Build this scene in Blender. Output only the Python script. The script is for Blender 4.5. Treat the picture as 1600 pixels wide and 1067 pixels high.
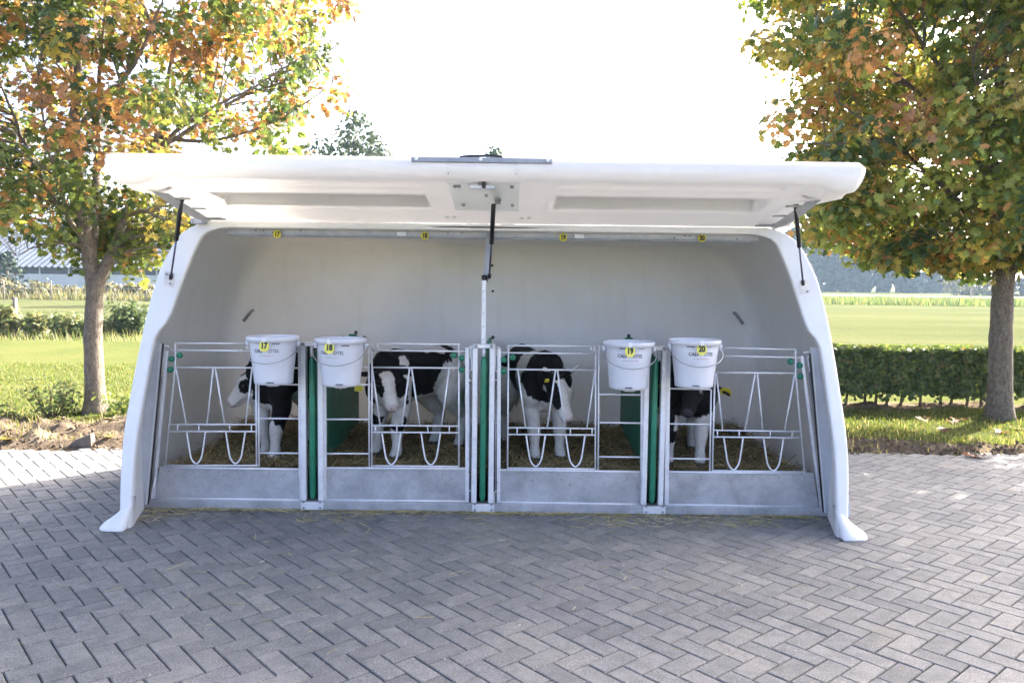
import bpy, bmesh, math, random
import numpy as np
from mathutils import Vector, Matrix

for o in list(bpy.data.objects):
    bpy.data.objects.remove(o, do_unlink=True)
scene = bpy.context.scene
COL = scene.collection
R = math.radians

# ------------------------------------------------------------------ camera
F = 1244.0                                   # focal length in pixels of the 1600 px wide photograph
CAM = Vector((0.17, -4.9, 1.445))
PITCH, ROLL = R(-4.27), R(0.72)
_f = Vector((0, math.cos(PITCH), math.sin(PITCH)))
_r0 = Vector((1, 0, 0)); _u0 = _r0.cross(_f)
_r = (_r0 * math.cos(ROLL) + _u0 * math.sin(ROLL)).normalized()
_u = _r.cross(_f).normalized()
cam_data = bpy.data.cameras.new('camera')
cam_data.sensor_width = 36; cam_data.lens = 36 * F / 1600
cam_data.clip_start = 0.05; cam_data.clip_end = 6000
cam = bpy.data.objects.new('camera', cam_data); COL.objects.link(cam)
cam.matrix_world = Matrix(((_r.x, _u.x, -_f.x, CAM.x), (_r.y, _u.y, -_f.y, CAM.y), (_r.z, _u.z, -_f.z, CAM.z), (0, 0, 0, 1)))
scene.camera = cam

# ------------------------------------------------------------------ sky, sun, exposure
SUN_AZ, SUN_EL = R(46), R(33)                # azimuth from +Y towards +X
world = bpy.data.worlds.new('World'); scene.world = world; world.use_nodes = True
wn = world.node_tree; wn.nodes.clear()
sky = wn.nodes.new('ShaderNodeTexSky'); sky.sky_type = 'NISHITA'; sky.sun_disc = False
sky.sun_elevation = SUN_EL; sky.sun_rotation = SUN_AZ
sky.air_density = 0.34; sky.dust_density = 4.0; sky.ozone_density = 0.2; sky.altitude = 0
bgn = wn.nodes.new('ShaderNodeBackground'); bgn.inputs['Strength'].default_value = 0.15
won = wn.nodes.new('ShaderNodeOutputWorld')
wn.links.new(sky.outputs[0], bgn.inputs[0]); wn.links.new(bgn.outputs[0], won.inputs[0])
sun_data = bpy.data.lights.new('sun', 'SUN'); sun_data.energy = 4.0; sun_data.angle = R(0.6); sun_data.color = (1.0, 0.93, 0.82)
sun = bpy.data.objects.new('sun', sun_data); COL.objects.link(sun)
_d = Vector((math.sin(SUN_AZ) * math.cos(SUN_EL), math.cos(SUN_AZ) * math.cos(SUN_EL), math.sin(SUN_EL)))
sun.rotation_euler = _d.to_track_quat('Z', 'Y').to_euler(); sun.location = _d * 40
vs = scene.view_settings
vs.view_transform = 'Standard'; vs.look = 'None'; vs.gamma = 1.0; vs.use_curve_mapping = False
vs.exposure = 2.95
scene.render.engine = 'CYCLES'
cy = scene.cycles
cy.use_denoising = True; cy.max_bounces = 7; cy.diffuse_bounces = 4; cy.glossy_bounces = 3
cy.transmission_bounces = 4; cy.volume_bounces = 0; cy.transparent_max_bounces = 6
cy.caustics_reflective = False; cy.caustics_refractive = False
cy.sample_clamp_indirect = 6.0
HAZE = 0.00042

# ------------------------------------------------------------------ pixel -> place
def ray(x, y):
    return (_f + _r * ((x - 800) / F) + _u * ((533.5 - y) / F))
def P(x, y, Y):
    """the point at depth Y that the photograph shows at pixel x, y"""
    d = ray(x, y); t = (Y - CAM.y) / d.y
    return CAM + d * t
def G(x, y, z=0.0):
    d = ray(x, y); t = (z - CAM.z) / d.z
    return CAM + d * t
def project(p):
    v = Vector(p) - CAM; w = v.dot(_f)
    return 800 + F * v.dot(_r) / w, 533.5 - F * v.dot(_u) / w, w

# ------------------------------------------------------------------ materials
MAT = {}
def nm(name):
    m = bpy.data.materials.new(name); m.use_nodes = True
    nt = m.node_tree
    b = nt.nodes['Principled BSDF']
    MAT[name] = m
    return m, nt, b
def node(nt, t, **kw):
    n = nt.nodes.new(t)
    for k, v in kw.items():
        if k in n.inputs.keys() if hasattr(n.inputs, 'keys') else False:
            n.inputs[k].default_value = v
        else:
            setattr(n, k, v)
    return n
def noise(nt, scale, detail=4, rough=0.6, coord=None, dist=0.0):
    n = nt.nodes.new('ShaderNodeTexNoise'); n.inputs['Scale'].default_value = scale
    n.inputs['Detail'].default_value = detail; n.inputs['Roughness'].default_value = rough
    n.inputs['Distortion'].default_value = dist
    if coord is not None: nt.links.new(coord, n.inputs['Vector'])
    return n
def ramp(nt, fac, stops):
    r = nt.nodes.new('ShaderNodeValToRGB')
    el = r.color_ramp.elements
    while len(el) < len(stops): el.new(0.5)
    for e, (p, c) in zip(el, stops):
        e.position = p; e.color = (*c, 1) if len(c) == 3 else c
    nt.links.new(fac, r.inputs[0]); return r
def mixc(nt, fac, a, b, blend='MIX'):
    m = nt.nodes.new('ShaderNodeMix'); m.data_type = 'RGBA'; m.blend_type = blend
    for s, v in ((0, fac), (6, a), (7, b)):
        if isinstance(v, (int, float)): m.inputs[s].default_value = v
        elif isinstance(v, tuple): m.inputs[s].default_value = (*v, 1) if len(v) == 3 else v
        else: nt.links.new(v, m.inputs[s])
    return m.outputs[2]
def bump(nt, b, height, strength=0.3, dist=0.01):
    n = nt.nodes.new('ShaderNodeBump'); n.inputs['Strength'].default_value = strength; n.inputs['Distance'].default_value = dist
    nt.links.new(height, n.inputs['Height']); nt.links.new(n.outputs[0], b.inputs['Normal']); return n
def geo(nt):
    return nt.nodes.new('ShaderNodeNewGeometry').outputs['Position']
def attr(nt, name):
    a = nt.nodes.new('ShaderNodeAttribute'); a.attribute_name = name; return a
def maprange(nt, v, a, b, c=0.0, d=1.0):
    m = nt.nodes.new('ShaderNodeMapRange'); m.inputs[1].default_value = a; m.inputs[2].default_value = b
    m.inputs[3].default_value = c; m.inputs[4].default_value = d; nt.links.new(v, m.inputs[0]); return m.outputs[0]
def sepz(nt, v, k='Z'):
    s = nt.nodes.new('ShaderNodeSeparateXYZ'); nt.links.new(v, s.inputs[0]); return s.outputs[k]

def simple(name, col, rough=0.5, metal=0.0, var=0.12, scale=8.0, bumpk=0.0, bscale=200.0, spec=None):
    m, nt, b = nm(name)
    p = geo(nt)
    n = noise(nt, scale, 5, 0.65, p)
    r = ramp(nt, n.outputs[0], [(0.3, tuple(max(0, c * (1 - var)) for c in col)), (0.7, tuple(min(1, c * (1 + var)) for c in col))])
    nt.links.new(r.outputs[0], b.inputs['Base Color'])
    b.inputs['Roughness'].default_value = rough; b.inputs['Metallic'].default_value = metal
    if spec is not None: b.inputs['Specular IOR Level'].default_value = spec
    if bumpk:
        n2 = noise(nt, bscale, 3, 0.6, p); bump(nt, b, n2.outputs[0], bumpk, 0.004)
    return m

def mat_grp(name='white_polyester', trans=0.08, k=1.0, tcol=(.95, .9, .82, 1)):
    m, nt, b = nm(name)
    p = geo(nt)
    n = noise(nt, 3.0, 6, 0.7, p); n2 = noise(nt, 60, 4, 0.7, p)
    c = ramp(nt, n.outputs[0], [(0.3, (0.78 * k, 0.775 * k, 0.76 * k)), (0.6, (0.83 * k, 0.83 * k, 0.825 * k))]).outputs[0]
    d = ramp(nt, n2.outputs[0], [(0.62, (1, 1, 1)), (0.8, (0.86, 0.84, 0.8))]).outputs[0]
    c = mixc(nt, 1.0, c, d, 'MULTIPLY')
    mp = nt.nodes.new('ShaderNodeMapping'); mp.inputs['Scale'].default_value = (9, 9, .9); nt.links.new(p, mp.inputs[0])
    dr = noise(nt, 1.2, 6, .75, mp.outputs[0])
    c = mixc(nt, mixc(nt, .16, (0, 0, 0), ramp(nt, dr.outputs[0], [(.54, (0, 0, 0)), (.74, (1, 1, 1))]).outputs[0]), c, (.46, .43, .37))
    sp_ = noise(nt, 28, 6, .8, p)
    low = maprange(nt, sepz(nt, p), .05, .75, .62, .80)
    gt = nt.nodes.new('ShaderNodeMath'); gt.operation = 'GREATER_THAN'; nt.links.new(sp_.outputs[0], gt.inputs[0]); nt.links.new(low, gt.inputs[1])
    ml = nt.nodes.new('ShaderNodeMath'); ml.operation = 'MULTIPLY'; ml.inputs[1].default_value = .55; nt.links.new(gt.outputs[0], ml.inputs[0])
    c = mixc(nt, ml.outputs[0], c, (.30, .25, .17))
    nt.links.new(c, b.inputs['Base Color'])
    b.inputs['Roughness'].default_value = 0.36
    n3 = noise(nt, 9, 3, 0.5, p); bump(nt, b, n3.outputs[0], 0.12, 0.01)
    t = nt.nodes.new('ShaderNodeBsdfTranslucent'); t.inputs['Color'].default_value = tcol
    mx = nt.nodes.new('ShaderNodeMixShader'); mx.inputs[0].default_value = trans
    nt.links.new(b.outputs[0], mx.inputs[1]); nt.links.new(t.outputs[0], mx.inputs[2]); nt.links.new(mx.outputs[0], nt.nodes['Material Output'].inputs['Surface'])
mat_grp(); mat_grp('lid_polyester', .34, .93, (.93, .91, .865, 1)); mat_grp('cover_sheet', .8, 1.0, (.97, 1.0, 1.0, 1)); mat_grp('lid_recess_shade', .07, .9)
def mat_galv(name, lo, hi, rough, metal, streak=False):
    m, nt, b = nm(name)
    p = geo(nt)
    v = nt.nodes.new('ShaderNodeTexVoronoi'); v.inputs['Scale'].default_value = 70; nt.links.new(p, v.inputs['Vector'])
    n = noise(nt, 6, 8, 0.7, p, 0.25); n2 = noise(nt, 26, 5, 0.7, p)
    c = ramp(nt, n.outputs[0], [(0.30, lo), (0.48, tuple((a + c_) / 2 for a, c_ in zip(lo, hi))), (0.68, hi)]).outputs[0]
    sp = ramp(nt, v.outputs['Color'], [(0.0, (0.86, 0.86, 0.88)), (1.0, (1, 1, 1))]).outputs[0]
    c = mixc(nt, 0.8, c, sp, 'MULTIPLY')
    spot = ramp(nt, n2.outputs[0], [(0.66, (0, 0, 0)), (0.76, (1, 1, 1))]).outputs[0]
    c = mixc(nt, mixc(nt, 0.35, (0, 0, 0), spot), c, (0.9, 0.9, 0.92))
    nt.links.new(c, b.inputs['Base Color'])
    rr = maprange(nt, n.outputs[0], 0.3, 0.7, rough - 0.1, rough + 0.15)
    nt.links.new(rr, b.inputs['Roughness']); b.inputs['Metallic'].default_value = metal
mat_galv('galvanised_sheet', (0.33, 0.335, 0.35), (0.56, 0.56, 0.575), 0.42, 0.5)
mat_galv('galvanised_bar', (0.68, 0.68, 0.70), (0.86, 0.86, 0.87), 0.38, 0.25)
mat_galv('galvanised_dark', (0.22, 0.23, 0.25), (0.40, 0.41, 0.44), 0.45, 0.5)
simple('side_liner', (0.56, 0.58, 0.62), 0.45, 0.15, 0.1, 5)
simple('green_plastic', (0.016, 0.19, 0.105), 0.36, 0, 0.25, 9, 0.1, 120)
simple('green_board', (0.015, 0.15, 0.085), 0.5, 0, 0.25, 6, 0.1, 120)
simple('bucket_plastic', (0.66, 0.67, 0.71), 0.42, 0, 0.05, 10)
simple('bucket_slot', (0.10, 0.10, 0.11), 0.6)
simple('wire_steel', (0.36, 0.36, 0.38), 0.3, 0.7, 0.1, 30)
simple('black_metal', (0.02, 0.02, 0.022), 0.35, 0.2, 0.2, 20)
simple('rod_steel', (0.10, 0.10, 0.16), 0.3, 0.7, 0.1, 20)
simple('bucket_tag', (0.80, 0.74, 0.12), 0.45, 0, 0.06, 40)
simple('yellow_tag', (0.66, 0.60, 0.03), 0.45, 0, 0.06, 40)
simple('ink_black', (0.03, 0.03, 0.03), 0.6)
simple('ink_grey', (0.28, 0.28, 0.31), 0.6)
simple('ink_logo', (0.07, 0.07, 0.10), 0.6)
simple('ink_pink', (0.5, 0.25, 0.32), 0.6)
simple('beige_plate', (0.78, 0.755, 0.70), 0.4, 0.1, 0.1, 14)
simple('eye_black', (0.008, 0.007, 0.006), 0.08, 0, 0.1, 20, 0, 0, 0.6)
simple('bark_far', (0.09, 0.07, 0.05), 0.9)
simple('timber_grey', (0.20, 0.17, 0.14), 0.85, 0, 0.3, 15, 0.3, 60)
simple('barn_wall_dark', (0.09, 0.095, 0.11), 0.7, 0, 0.2, 0.4)
simple('barn_wall_white', (0.62, 0.62, 0.60), 0.7, 0, 0.12, 0.6)
simple('concrete_chunk', (0.13, 0.105, 0.085), 0.9, 0, 0.25, 14, 0.6, 90)
simple('road_asphalt', (0.30, 0.29, 0.27), 0.9, 0, 0.1, 0.3)

def mat_barnroof():
    m, nt, b = nm('barn_roof_sheet')
    p = geo(nt); n = noise(nt, 0.5, 6, 0.7, p)
    nt.links.new(ramp(nt, n.outputs[0], [(0.3, (0.07, 0.085, 0.11)), (0.7, (0.10, 0.115, 0.145))]).outputs[0], b.inputs['Base Color'])
    b.inputs['Roughness'].default_value = 0.9; b.inputs['Specular IOR Level'].default_value = 0.0
mat_barnroof()

def mat_brick(name, tone_attr):
    m, nt, b = nm(name)
    p = geo(nt)
    if tone_attr:
        t = attr(nt, 'tone').outputs['Fac']
    else:
        t = nt.nodes.new('ShaderNodeObjectInfo').outputs['Random']
    base = ramp(nt, t, [(0.0, (0.176, 0.175, 0.172)), (0.35, (0.204, 0.202, 0.197)), (0.7, (0.222, 0.218, 0.211)), (1.0, (0.252, 0.245, 0.232))]).outputs[0]
    big = noise(nt, 1.1, 5, 0.65, p)
    base = mixc(nt, 1.0, base, ramp(nt, big.outputs[0], [(0.3, (0.76, 0.78, 0.82)), (0.5, (1, 1, 1)), (0.72, (1.18, 1.15, 1.08))]).outputs[0], 'MULTIPLY')
    sp = noise(nt, 170, 3, 0.85, p)
    spk = ramp(nt, sp.outputs[0], [(0.32, (0.38, 0.38, 0.39)), (0.46, (0.9, 0.9, 0.9)), (0.57, (1.08, 1.08, 1.08)), (0.66, (1.9, 1.88, 1.82))]).outputs[0]
    base = mixc(nt, 1.0, base, spk, 'MULTIPLY')
    st = noise(nt, 14, 6, 0.7, p)
    base = mixc(nt, 1.0, base, ramp(nt, st.outputs[0], [(0.35, (0.80, 0.80, 0.79)), (0.6, (1.08, 1.07, 1.05))]).outputs[0], 'MULTIPLY')
    ms = noise(nt, 2.3, 6, 0.75, p, .5)
    base = mixc(nt, mixc(nt, .45, (0, 0, 0), ramp(nt, ms.outputs[0], [(0.56, (0, 0, 0)), (0.72, (1, 1, 1))]).outputs[0]), base, (.20, .185, .14))
    nt.links.new(base, b.inputs['Base Color'])
    b.inputs['Roughness'].default_value = 0.85
    add = nt.nodes.new('ShaderNodeMath'); add.operation = 'ADD'
    nt.links.new(sp.outputs[0], add.inputs[0]); nt.links.new(st.outputs[0], add.inputs[1])
    bump(nt, b, add.outputs[0], 0.7, 0.005)
mat_brick('paver_single', False); mat_brick('paver_mass', True)
simple('joint_sand', (0.085, 0.08, 0.07), 0.95, 0, 0.5, 30, 0.5, 300)

def mat_leaf(name, attrname='col', trans=0.45, rough=0.45, gain=1.0):
    m, nt, b = nm(name)
    a = attr(nt, attrname).outputs['Color']
    p = geo(nt); n = noise(nt, 45, 3, 0.6, p)
    c = mixc(nt, 1.0, a, ramp(nt, n.outputs[0], [(0.3, (0.75 * gain,) * 3), (0.7, (1.2 * gain,) * 3)]).outputs[0], 'MULTIPLY')
    nt.links.new(c, b.inputs['Base Color']); b.inputs['Roughness'].default_value = rough
    b.inputs['Specular IOR Level'].default_value = 0.35
    t = nt.nodes.new('ShaderNodeBsdfTranslucent')
    c2 = mixc(nt, 1.0, c, (1.25, 1.2, 0.75), 'MULTIPLY'); nt.links.new(c2, t.inputs['Color'])
    mx = nt.nodes.new('ShaderNodeMixShader'); mx.inputs[0].default_value = trans
    out = nt.nodes['Material Output']
    nt.links.new(b.outputs[0], mx.inputs[1]); nt.links.new(t.outputs[0], mx.inputs[2]); nt.links.new(mx.outputs[0], out.inputs['Surface'])
mat_leaf('maple_leaf', trans=0.48, rough=0.42); mat_leaf('hedge_leaf', trans=0.4); mat_leaf('grass_blade', trans=0.45, rough=0.6)
mat_leaf('far_leaf', trans=0.12, rough=0.8); mat_leaf('straw_stalk', trans=0.15, rough=0.6); mat_leaf('dead_leaf', trans=0.3, rough=0.7)

def mat_bark():
    m, nt, b = nm('maple_bark')
    p = geo(nt)
    n = noise(nt, 60, 5, 0.8, p); n2 = noise(nt, 9, 4, 0.6, p)
    mp = nt.nodes.new('ShaderNodeMapping'); mp.inputs['Scale'].default_value = (26, 26, 11); nt.links.new(p, mp.inputs[0])
    n3 = noise(nt, 1.3, 8, 0.78, mp.outputs[0])
    c = ramp(nt, n3.outputs[0], [(0.34, (0.06, 0.048, 0.036)), (0.48, (0.15, 0.12, 0.095)), (0.60, (0.21, 0.175, 0.14)), (0.72, (0.28, 0.245, 0.205))]).outputs[0]
    lich = ramp(nt, n.outputs[0], [(0.57, (0, 0, 0)), (0.61, (1, 1, 1))]).outputs[0]
    c = mixc(nt, mixc(nt, 0.65, (0, 0, 0), lich), c, (0.40, 0.38, 0.31))
    moss = ramp(nt, n2.outputs[0], [(0.55, (0, 0, 0)), (0.72, (1, 1, 1))]).outputs[0]
    c = mixc(nt, mixc(nt, 0.35, (0, 0, 0), moss), c, (0.10, 0.11, 0.035))
    nt.links.new(c, b.inputs['Base Color']); b.inputs['Roughness'].default_value = 0.9
    bump(nt, b, n3.outputs[0], 1.0, 0.025)
mat_bark()

def mat_verge():
    m, nt, b = nm('verge_soil_grass')
    p = geo(nt)
    s = attr(nt, 'soil').outputs['Fac']
    n1 = noise(nt, 5, 6, 0.7, p); n2 = noise(nt, 40, 5, 0.75, p); n3 = noise(nt, 0.7, 4, 0.6, p)
    grass = ramp(nt, n2.outputs[0], [(0.3, (0.05, 0.066, 0.022)), (0.5, (0.09, 0.106, 0.038)), (0.72, (0.15, 0.155, 0.07))]).outputs[0]
    grass = mixc(nt, 1.0, grass, ramp(nt, n3.outputs[0], [(0.3, (0.85, 0.9, 0.8)), (0.7, (1.2, 1.1, 1.1))]).outputs[0], 'MULTIPLY')
    soil = ramp(nt, n1.outputs[0], [(0.3, (0.085, 0.062, 0.045)), (0.5, (0.16, 0.125, 0.092)), (0.72, (0.26, 0.215, 0.165))]).outputs[0]
    soil = mixc(nt, 1.0, soil, ramp(nt, n2.outputs[0], [(0.3, (0.65, 0.65, 0.65)), (0.65, (1.15, 1.15, 1.15))]).outputs[0], 'MULTIPLY')
    nt.links.new(mixc(nt, s, grass, soil), b.inputs['Base Color'])
    b.inputs['Roughness'].default_value = 1.0; b.inputs['Specular IOR Level'].default_value = 0.0
    bump(nt, b, n2.outputs[0], 0.8, 0.03)
mat_verge()
def mat_field():
    m, nt, b = nm('field_grass')
    p = geo(nt)
    mp = nt.nodes.new('ShaderNodeMapping'); mp.inputs['Scale'].default_value = (0.25, 1.0, 1.0); nt.links.new(p, mp.inputs[0])
    n1 = noise(nt, 0.16, 6, 0.65, mp.outputs[0]); n2 = noise(nt, 9, 5, 0.75, p)
    c = ramp(nt, n1.outputs[0], [(0.3, (0.066, 0.076, 0.036)), (0.5, (0.086, 0.095, 0.046)), (0.7, (0.115, 0.116, 0.062))]).outputs[0]
    c = mixc(nt, 1.0, c, ramp(nt, n2.outputs[0], [(0.3, (0.72, 0.75, 0.65)), (0.7, (1.2, 1.18, 1.15))]).outputs[0], 'MULTIPLY')
    nt.links.new(c, b.inputs['Base Color']); b.inputs['Roughness'].default_value = 1.0; b.inputs['Specular IOR Level'].default_value = 0.0
    bump(nt, b, n2.outputs[0], 0.8, 0.05)
mat_field()
def mat_fur():
    m, nt, b = nm('calf_coat')
    a = attr(nt, 'col').outputs['Color']; p = nt.nodes.new('ShaderNodeTexCoord').outputs['Object']
    n = noise(nt, 150, 4, 0.75, p); n2 = noise(nt, 22, 4, 0.6, p)
    c = mixc(nt, 1.0, a, ramp(nt, n.outputs[0], [(0.3, (0.74, 0.73, 0.72)), (0.7, (1.15, 1.15, 1.15))]).outputs[0], 'MULTIPLY')
    c = mixc(nt, 1.0, c, ramp(nt, n2.outputs[0], [(0.3, (0.84, 0.81, 0.78)), (0.65, (1.05, 1.05, 1.05))]).outputs[0], 'MULTIPLY')
    nt.links.new(c, b.inputs['Base Color']); b.inputs['Roughness'].default_value = 0.7
    b.inputs['Specular IOR Level'].default_value = 0.15
    b.inputs['Sheen Weight'].default_value = 0.03
    bump(nt, b, n.outputs[0], 0.22, 0.004)
mat_fur()
simple('straw_base', (0.085, 0.068, 0.034), 0.95, 0, 0.5, 18, 0.8, 90)

# ------------------------------------------------------------------ mesh helpers
ORIGIN = {}
def link(name, me, mat=None, parent=None):
    o = bpy.data.objects.new(name, me); COL.objects.link(o)
    if mat is not None and me is not None: me.materials.append(MAT[mat])
    if parent is not None:
        o.parent = parent; ORIGIN[o.name] = ORIGIN.get(parent.name, Vector((0, 0, 0)))
    return o
def tag(o, label=None, cat=None, group=None, kind=None):
    if label: o['label'] = label
    if cat: o['category'] = cat
    if group: o['group'] = group
    if kind: o['kind'] = kind
    return o
def thing(name, loc, label, cat, group=None, rz=0.0):
    o = bpy.data.objects.new(name, None); COL.objects.link(o)
    o.empty_display_size = 0.2
    o.location = loc; o.rotation_euler = (0, 0, rz); ORIGIN[o.name] = Vector(loc)
    return tag(o, label, cat, group)

class MB:
    """collects faces; build() links them as ONE mesh object"""
    def __init__(s): s.v = []; s.f = []; s.sm = []
    def add(s, vs, fs, smooth=False):
        k = len(s.v); s.v += [tuple(v) for v in vs]
        s.f += [tuple(i + k for i in f) for f in fs]; s.sm += [smooth] * len(fs); return s
    def box(s, lo, hi, M=None, c=0.0):
        lo = Vector(lo); hi = Vector(hi)
        if c <= 0:
            vs = [Vector((x, y, z)) for x in (lo.x, hi.x) for y in (lo.y, hi.y) for z in (lo.z, hi.z)]
            fs = [(0, 1, 3, 2), (4, 6, 7, 5), (0, 4, 5, 1), (2, 3, 7, 6), (0, 2, 6, 4), (1, 5, 7, 3)]
        else:
            c = min(c, *[(h - l) * 0.45 for h, l in zip(hi, lo)])
            bm = bmesh.new(); bmesh.ops.create_cube(bm, size=1)
            for v in bm.verts:
                v.co = Vector([(lo[i] + hi[i]) / 2 + v.co[i] * (hi[i] - lo[i]) for i in range(3)])
            bmesh.ops.bevel(bm, geom=list(bm.edges), offset=c, segments=1, affect='EDGES')
            bm.verts.index_update()
            vs = [v.co.copy() for v in bm.verts]; fs = [tuple(v.index for v in f.verts) for f in bm.faces]; bm.free()
        if M is not None: vs = [M @ v for v in vs]
        return s.add(vs, fs)
    def tube(s, pts, r, seg=8, caps=True, smooth=True):
        pts = [Vector(p) for p in pts]; n = len(pts)
        rs = r if isinstance(r, (list, tuple)) else [r] * n
        vs, fs = [], []; ref = None
        for i, p in enumerate(pts):
            t = (pts[min(i + 1, n - 1)] - pts[max(i - 1, 0)])
            t = t.normalized() if t.length > 1e-9 else Vector((0, 0, 1))
            if ref is None:
                ref = Vector((0, 0, 1)) if abs(t.z) < 0.9 else Vector((1, 0, 0))
            a = (ref - t * ref.dot(t)).normalized(); b = t.cross(a); ref = a
            for k in range(seg):
                an = 2 * math.pi * k / seg
                vs.append(p + (a * math.cos(an) + b * math.sin(an)) * rs[i])
        for i in range(n - 1):
            for k in range(seg):
                k2 = (k + 1) % seg
                fs.append((i * seg + k, i * seg + k2, (i + 1) * seg + k2, (i + 1) * seg + k))
        if caps:
            fs.append(tuple(range(seg))[::-1]); fs.append(tuple((n - 1) * seg + k for k in range(seg)))
        return s.add(vs, fs, smooth)
    def lathe(s, prof, c=(0, 0, 0), seg=32, smooth=True, M=None):
        vs, fs = [], []; c = Vector(c)
        for (r, z) in prof:
            for k in range(seg):
                an = 2 * math.pi * k / seg
                v = Vector((r * math.cos(an), r * math.sin(an), z))
                vs.append((M @ v if M is not None else v) + c)
        for i in range(len(prof) - 1):
            for k in range(seg):
                k2 = (k + 1) % seg
                fs.append((i * seg + k, i * seg + k2, (i + 1) * seg + k2, (i + 1) * seg + k))
        return s.add(vs, fs, smooth)
    def disc(s, c, nrm, r, t=0.004, seg=12):
        nrm = Vector(nrm).normalized(); c = Vector(c)
        return s.tube([c, c + nrm * t * 0.6, c + nrm * t], [r, r, r * 0.8], seg, True, False)
    def sweepbox(s, pts, w, h, up=(0, 0, 1)):
        """flat bar along pts: w across, h along up"""
        pts = [Vector(p) for p in pts]; up = Vector(up); vs, fs = [], []; n = len(pts)
        for i, p in enumerate(pts):
            t = (pts[min(i + 1, n - 1)] - pts[max(i - 1, 0)]).normalized()
            a = t.cross(up).normalized(); b = a.cross(t).normalized()
            for (x, y) in ((-1, -1), (1, -1), (1, 1), (-1, 1)):
                vs.append(p + a * (x * w / 2) + b * (y * h / 2))
        for i in range(n - 1):
            for k in range(4):
                k2 = (k + 1) % 4
                fs.append((i * 4 + k, i * 4 + k2, (i + 1) * 4 + k2, (i + 1) * 4 + k))
        fs.append((3, 2, 1, 0)); fs.append(tuple((n - 1) * 4 + k for k in range(4)))
        return s.add(vs, fs)
    def build(s, name, mat, parent=None, recalc=False):
        off = ORIGIN.get(parent.name, Vector((0, 0, 0))) if parent is not None else Vector((0, 0, 0))
        me = bpy.data.meshes.new(name)
        me.from_pydata([(v[0] - off.x, v[1] - off.y, v[2] - off.z) for v in s.v], [], s.f)
        me.polygons.foreach_set('use_smooth', s.sm)
        if recalc:
            bm = bmesh.new(); bm.from_mesh(me); bmesh.ops.recalc_face_normals(bm, faces=list(bm.faces)); bm.to_mesh(me); bm.free()
        me.update()
        return link(name, me, mat, parent)

def np_mesh(name, verts, faces_list, cols=None, attrname='col', smooth=False):
    """verts (N,3); faces_list: list of int arrays (M,k); cols per vertex (N,3) or (N,)"""
    me = bpy.data.meshes.new(name)
    verts = np.ascontiguousarray(verts, dtype=np.float32)
    me.vertices.add(len(verts)); me.vertices.foreach_set('co', verts.ravel())
    loops = np.concatenate([f.ravel() for f in faces_list]).astype(np.int32)
    tot = np.concatenate([np.full(len(f), f.shape[1], np.int32) for f in faces_list])
    st = np.concatenate([[0], np.cumsum(tot)[:-1]]).astype(np.int32)
    me.loops.add(len(loops)); me.loops.foreach_set('vertex_index', loops)
    me.polygons.add(len(tot)); me.polygons.foreach_set('loop_start', st)
    try: me.polygons.foreach_set('loop_total', tot)
    except Exception: pass
    me.polygons.foreach_set('use_smooth', np.full(len(tot), smooth))
    if cols is not None:
        cols = np.asarray(cols, np.float32)
        if cols.ndim == 1:
            a = me.attributes.new(attrname, 'FLOAT', 'POINT'); a.data.foreach_set('value', cols)
        else:
            a = me.attributes.new(attrname, 'FLOAT_COLOR', 'POINT')
            a.data.foreach_set('color', np.concatenate([cols, np.ones((len(cols), 1), np.float32)], 1).ravel())
    me.update(calc_edges=True); me.validate()
    return me

_lat = np.random.RandomState(11).rand(64, 64, 64).astype(np.float32)
def vnoise(p):
    p = np.asarray(p, float); i = np.floor(p).astype(int); f = p - i; f = f * f * (3 - 2 * f)
    i0 = i % 64; i1 = (i + 1) % 64; r = 0
    for a in (0, 1):
        for b in (0, 1):
            for c in (0, 1):
                w = (f[..., 0] if a else 1 - f[..., 0]) * (f[..., 1] if b else 1 - f[..., 1]) * (f[..., 2] if c else 1 - f[..., 2])
                r = r + w * _lat[(i1 if a else i0)[..., 0], (i1 if b else i0)[..., 1], (i1 if c else i0)[..., 2]]
    return r
def fbm(p, oct=4):
    p = np.asarray(p, float); r = 0; a = 0.5; t = 0
    for k in range(oct):
        r = r + a * vnoise(p * (2 ** k) + 17.3 * k); t += a; a *= 0.55
    return r / t
def sstep(a, b, x):
    t = np.clip((np.asarray(x, float) - a) / (b - a), 0, 1); return t * t * (3 - 2 * t)
def basis(nrm, rng):
    """orthonormal frames for many normals, with random spin"""
    n = nrm / np.linalg.norm(nrm, axis=1, keepdims=True)
    h = np.where(np.abs(n[:, 2:3]) < 0.9, np.array([[0, 0, 1.0]]), np.array([[1.0, 0, 0]]))
    a = np.cross(h, n); a /= np.linalg.norm(a, axis=1, keepdims=True); b = np.cross(n, a)
    th = rng.rand(len(n), 1) * 2 * np.pi
    return a * np.cos(th) + b * np.sin(th), -a * np.sin(th) + b * np.cos(th), n
def scatter_shape(shape, tris, pos, nrm, size, rng, spin=True, xdir=None):
    """copies of a small shape (k,3) at pos; returns verts, faces"""
    if xdir is None:
        a, b, n = basis(nrm, rng)
    else:
        n = nrm / np.linalg.norm(nrm, axis=1, keepdims=True)
        a = xdir - n * (xdir * n).sum(1, keepdims=True); a /= np.linalg.norm(a, axis=1, keepdims=True); b = np.cross(n, a)
    k = len(shape); s = size[:, None, None]
    v = pos[:, None, :] + s * (a[:, None, :] * shape[None, :, 0:1] + b[:, None, :] * shape[None, :, 1:2] + n[:, None, :] * shape[None, :, 2:3])
    f = tris[None, :, :] + (np.arange(len(pos)) * k)[:, None, None]
    return v.reshape(-1, 3), f.reshape(-1, tris.shape[1])

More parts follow.
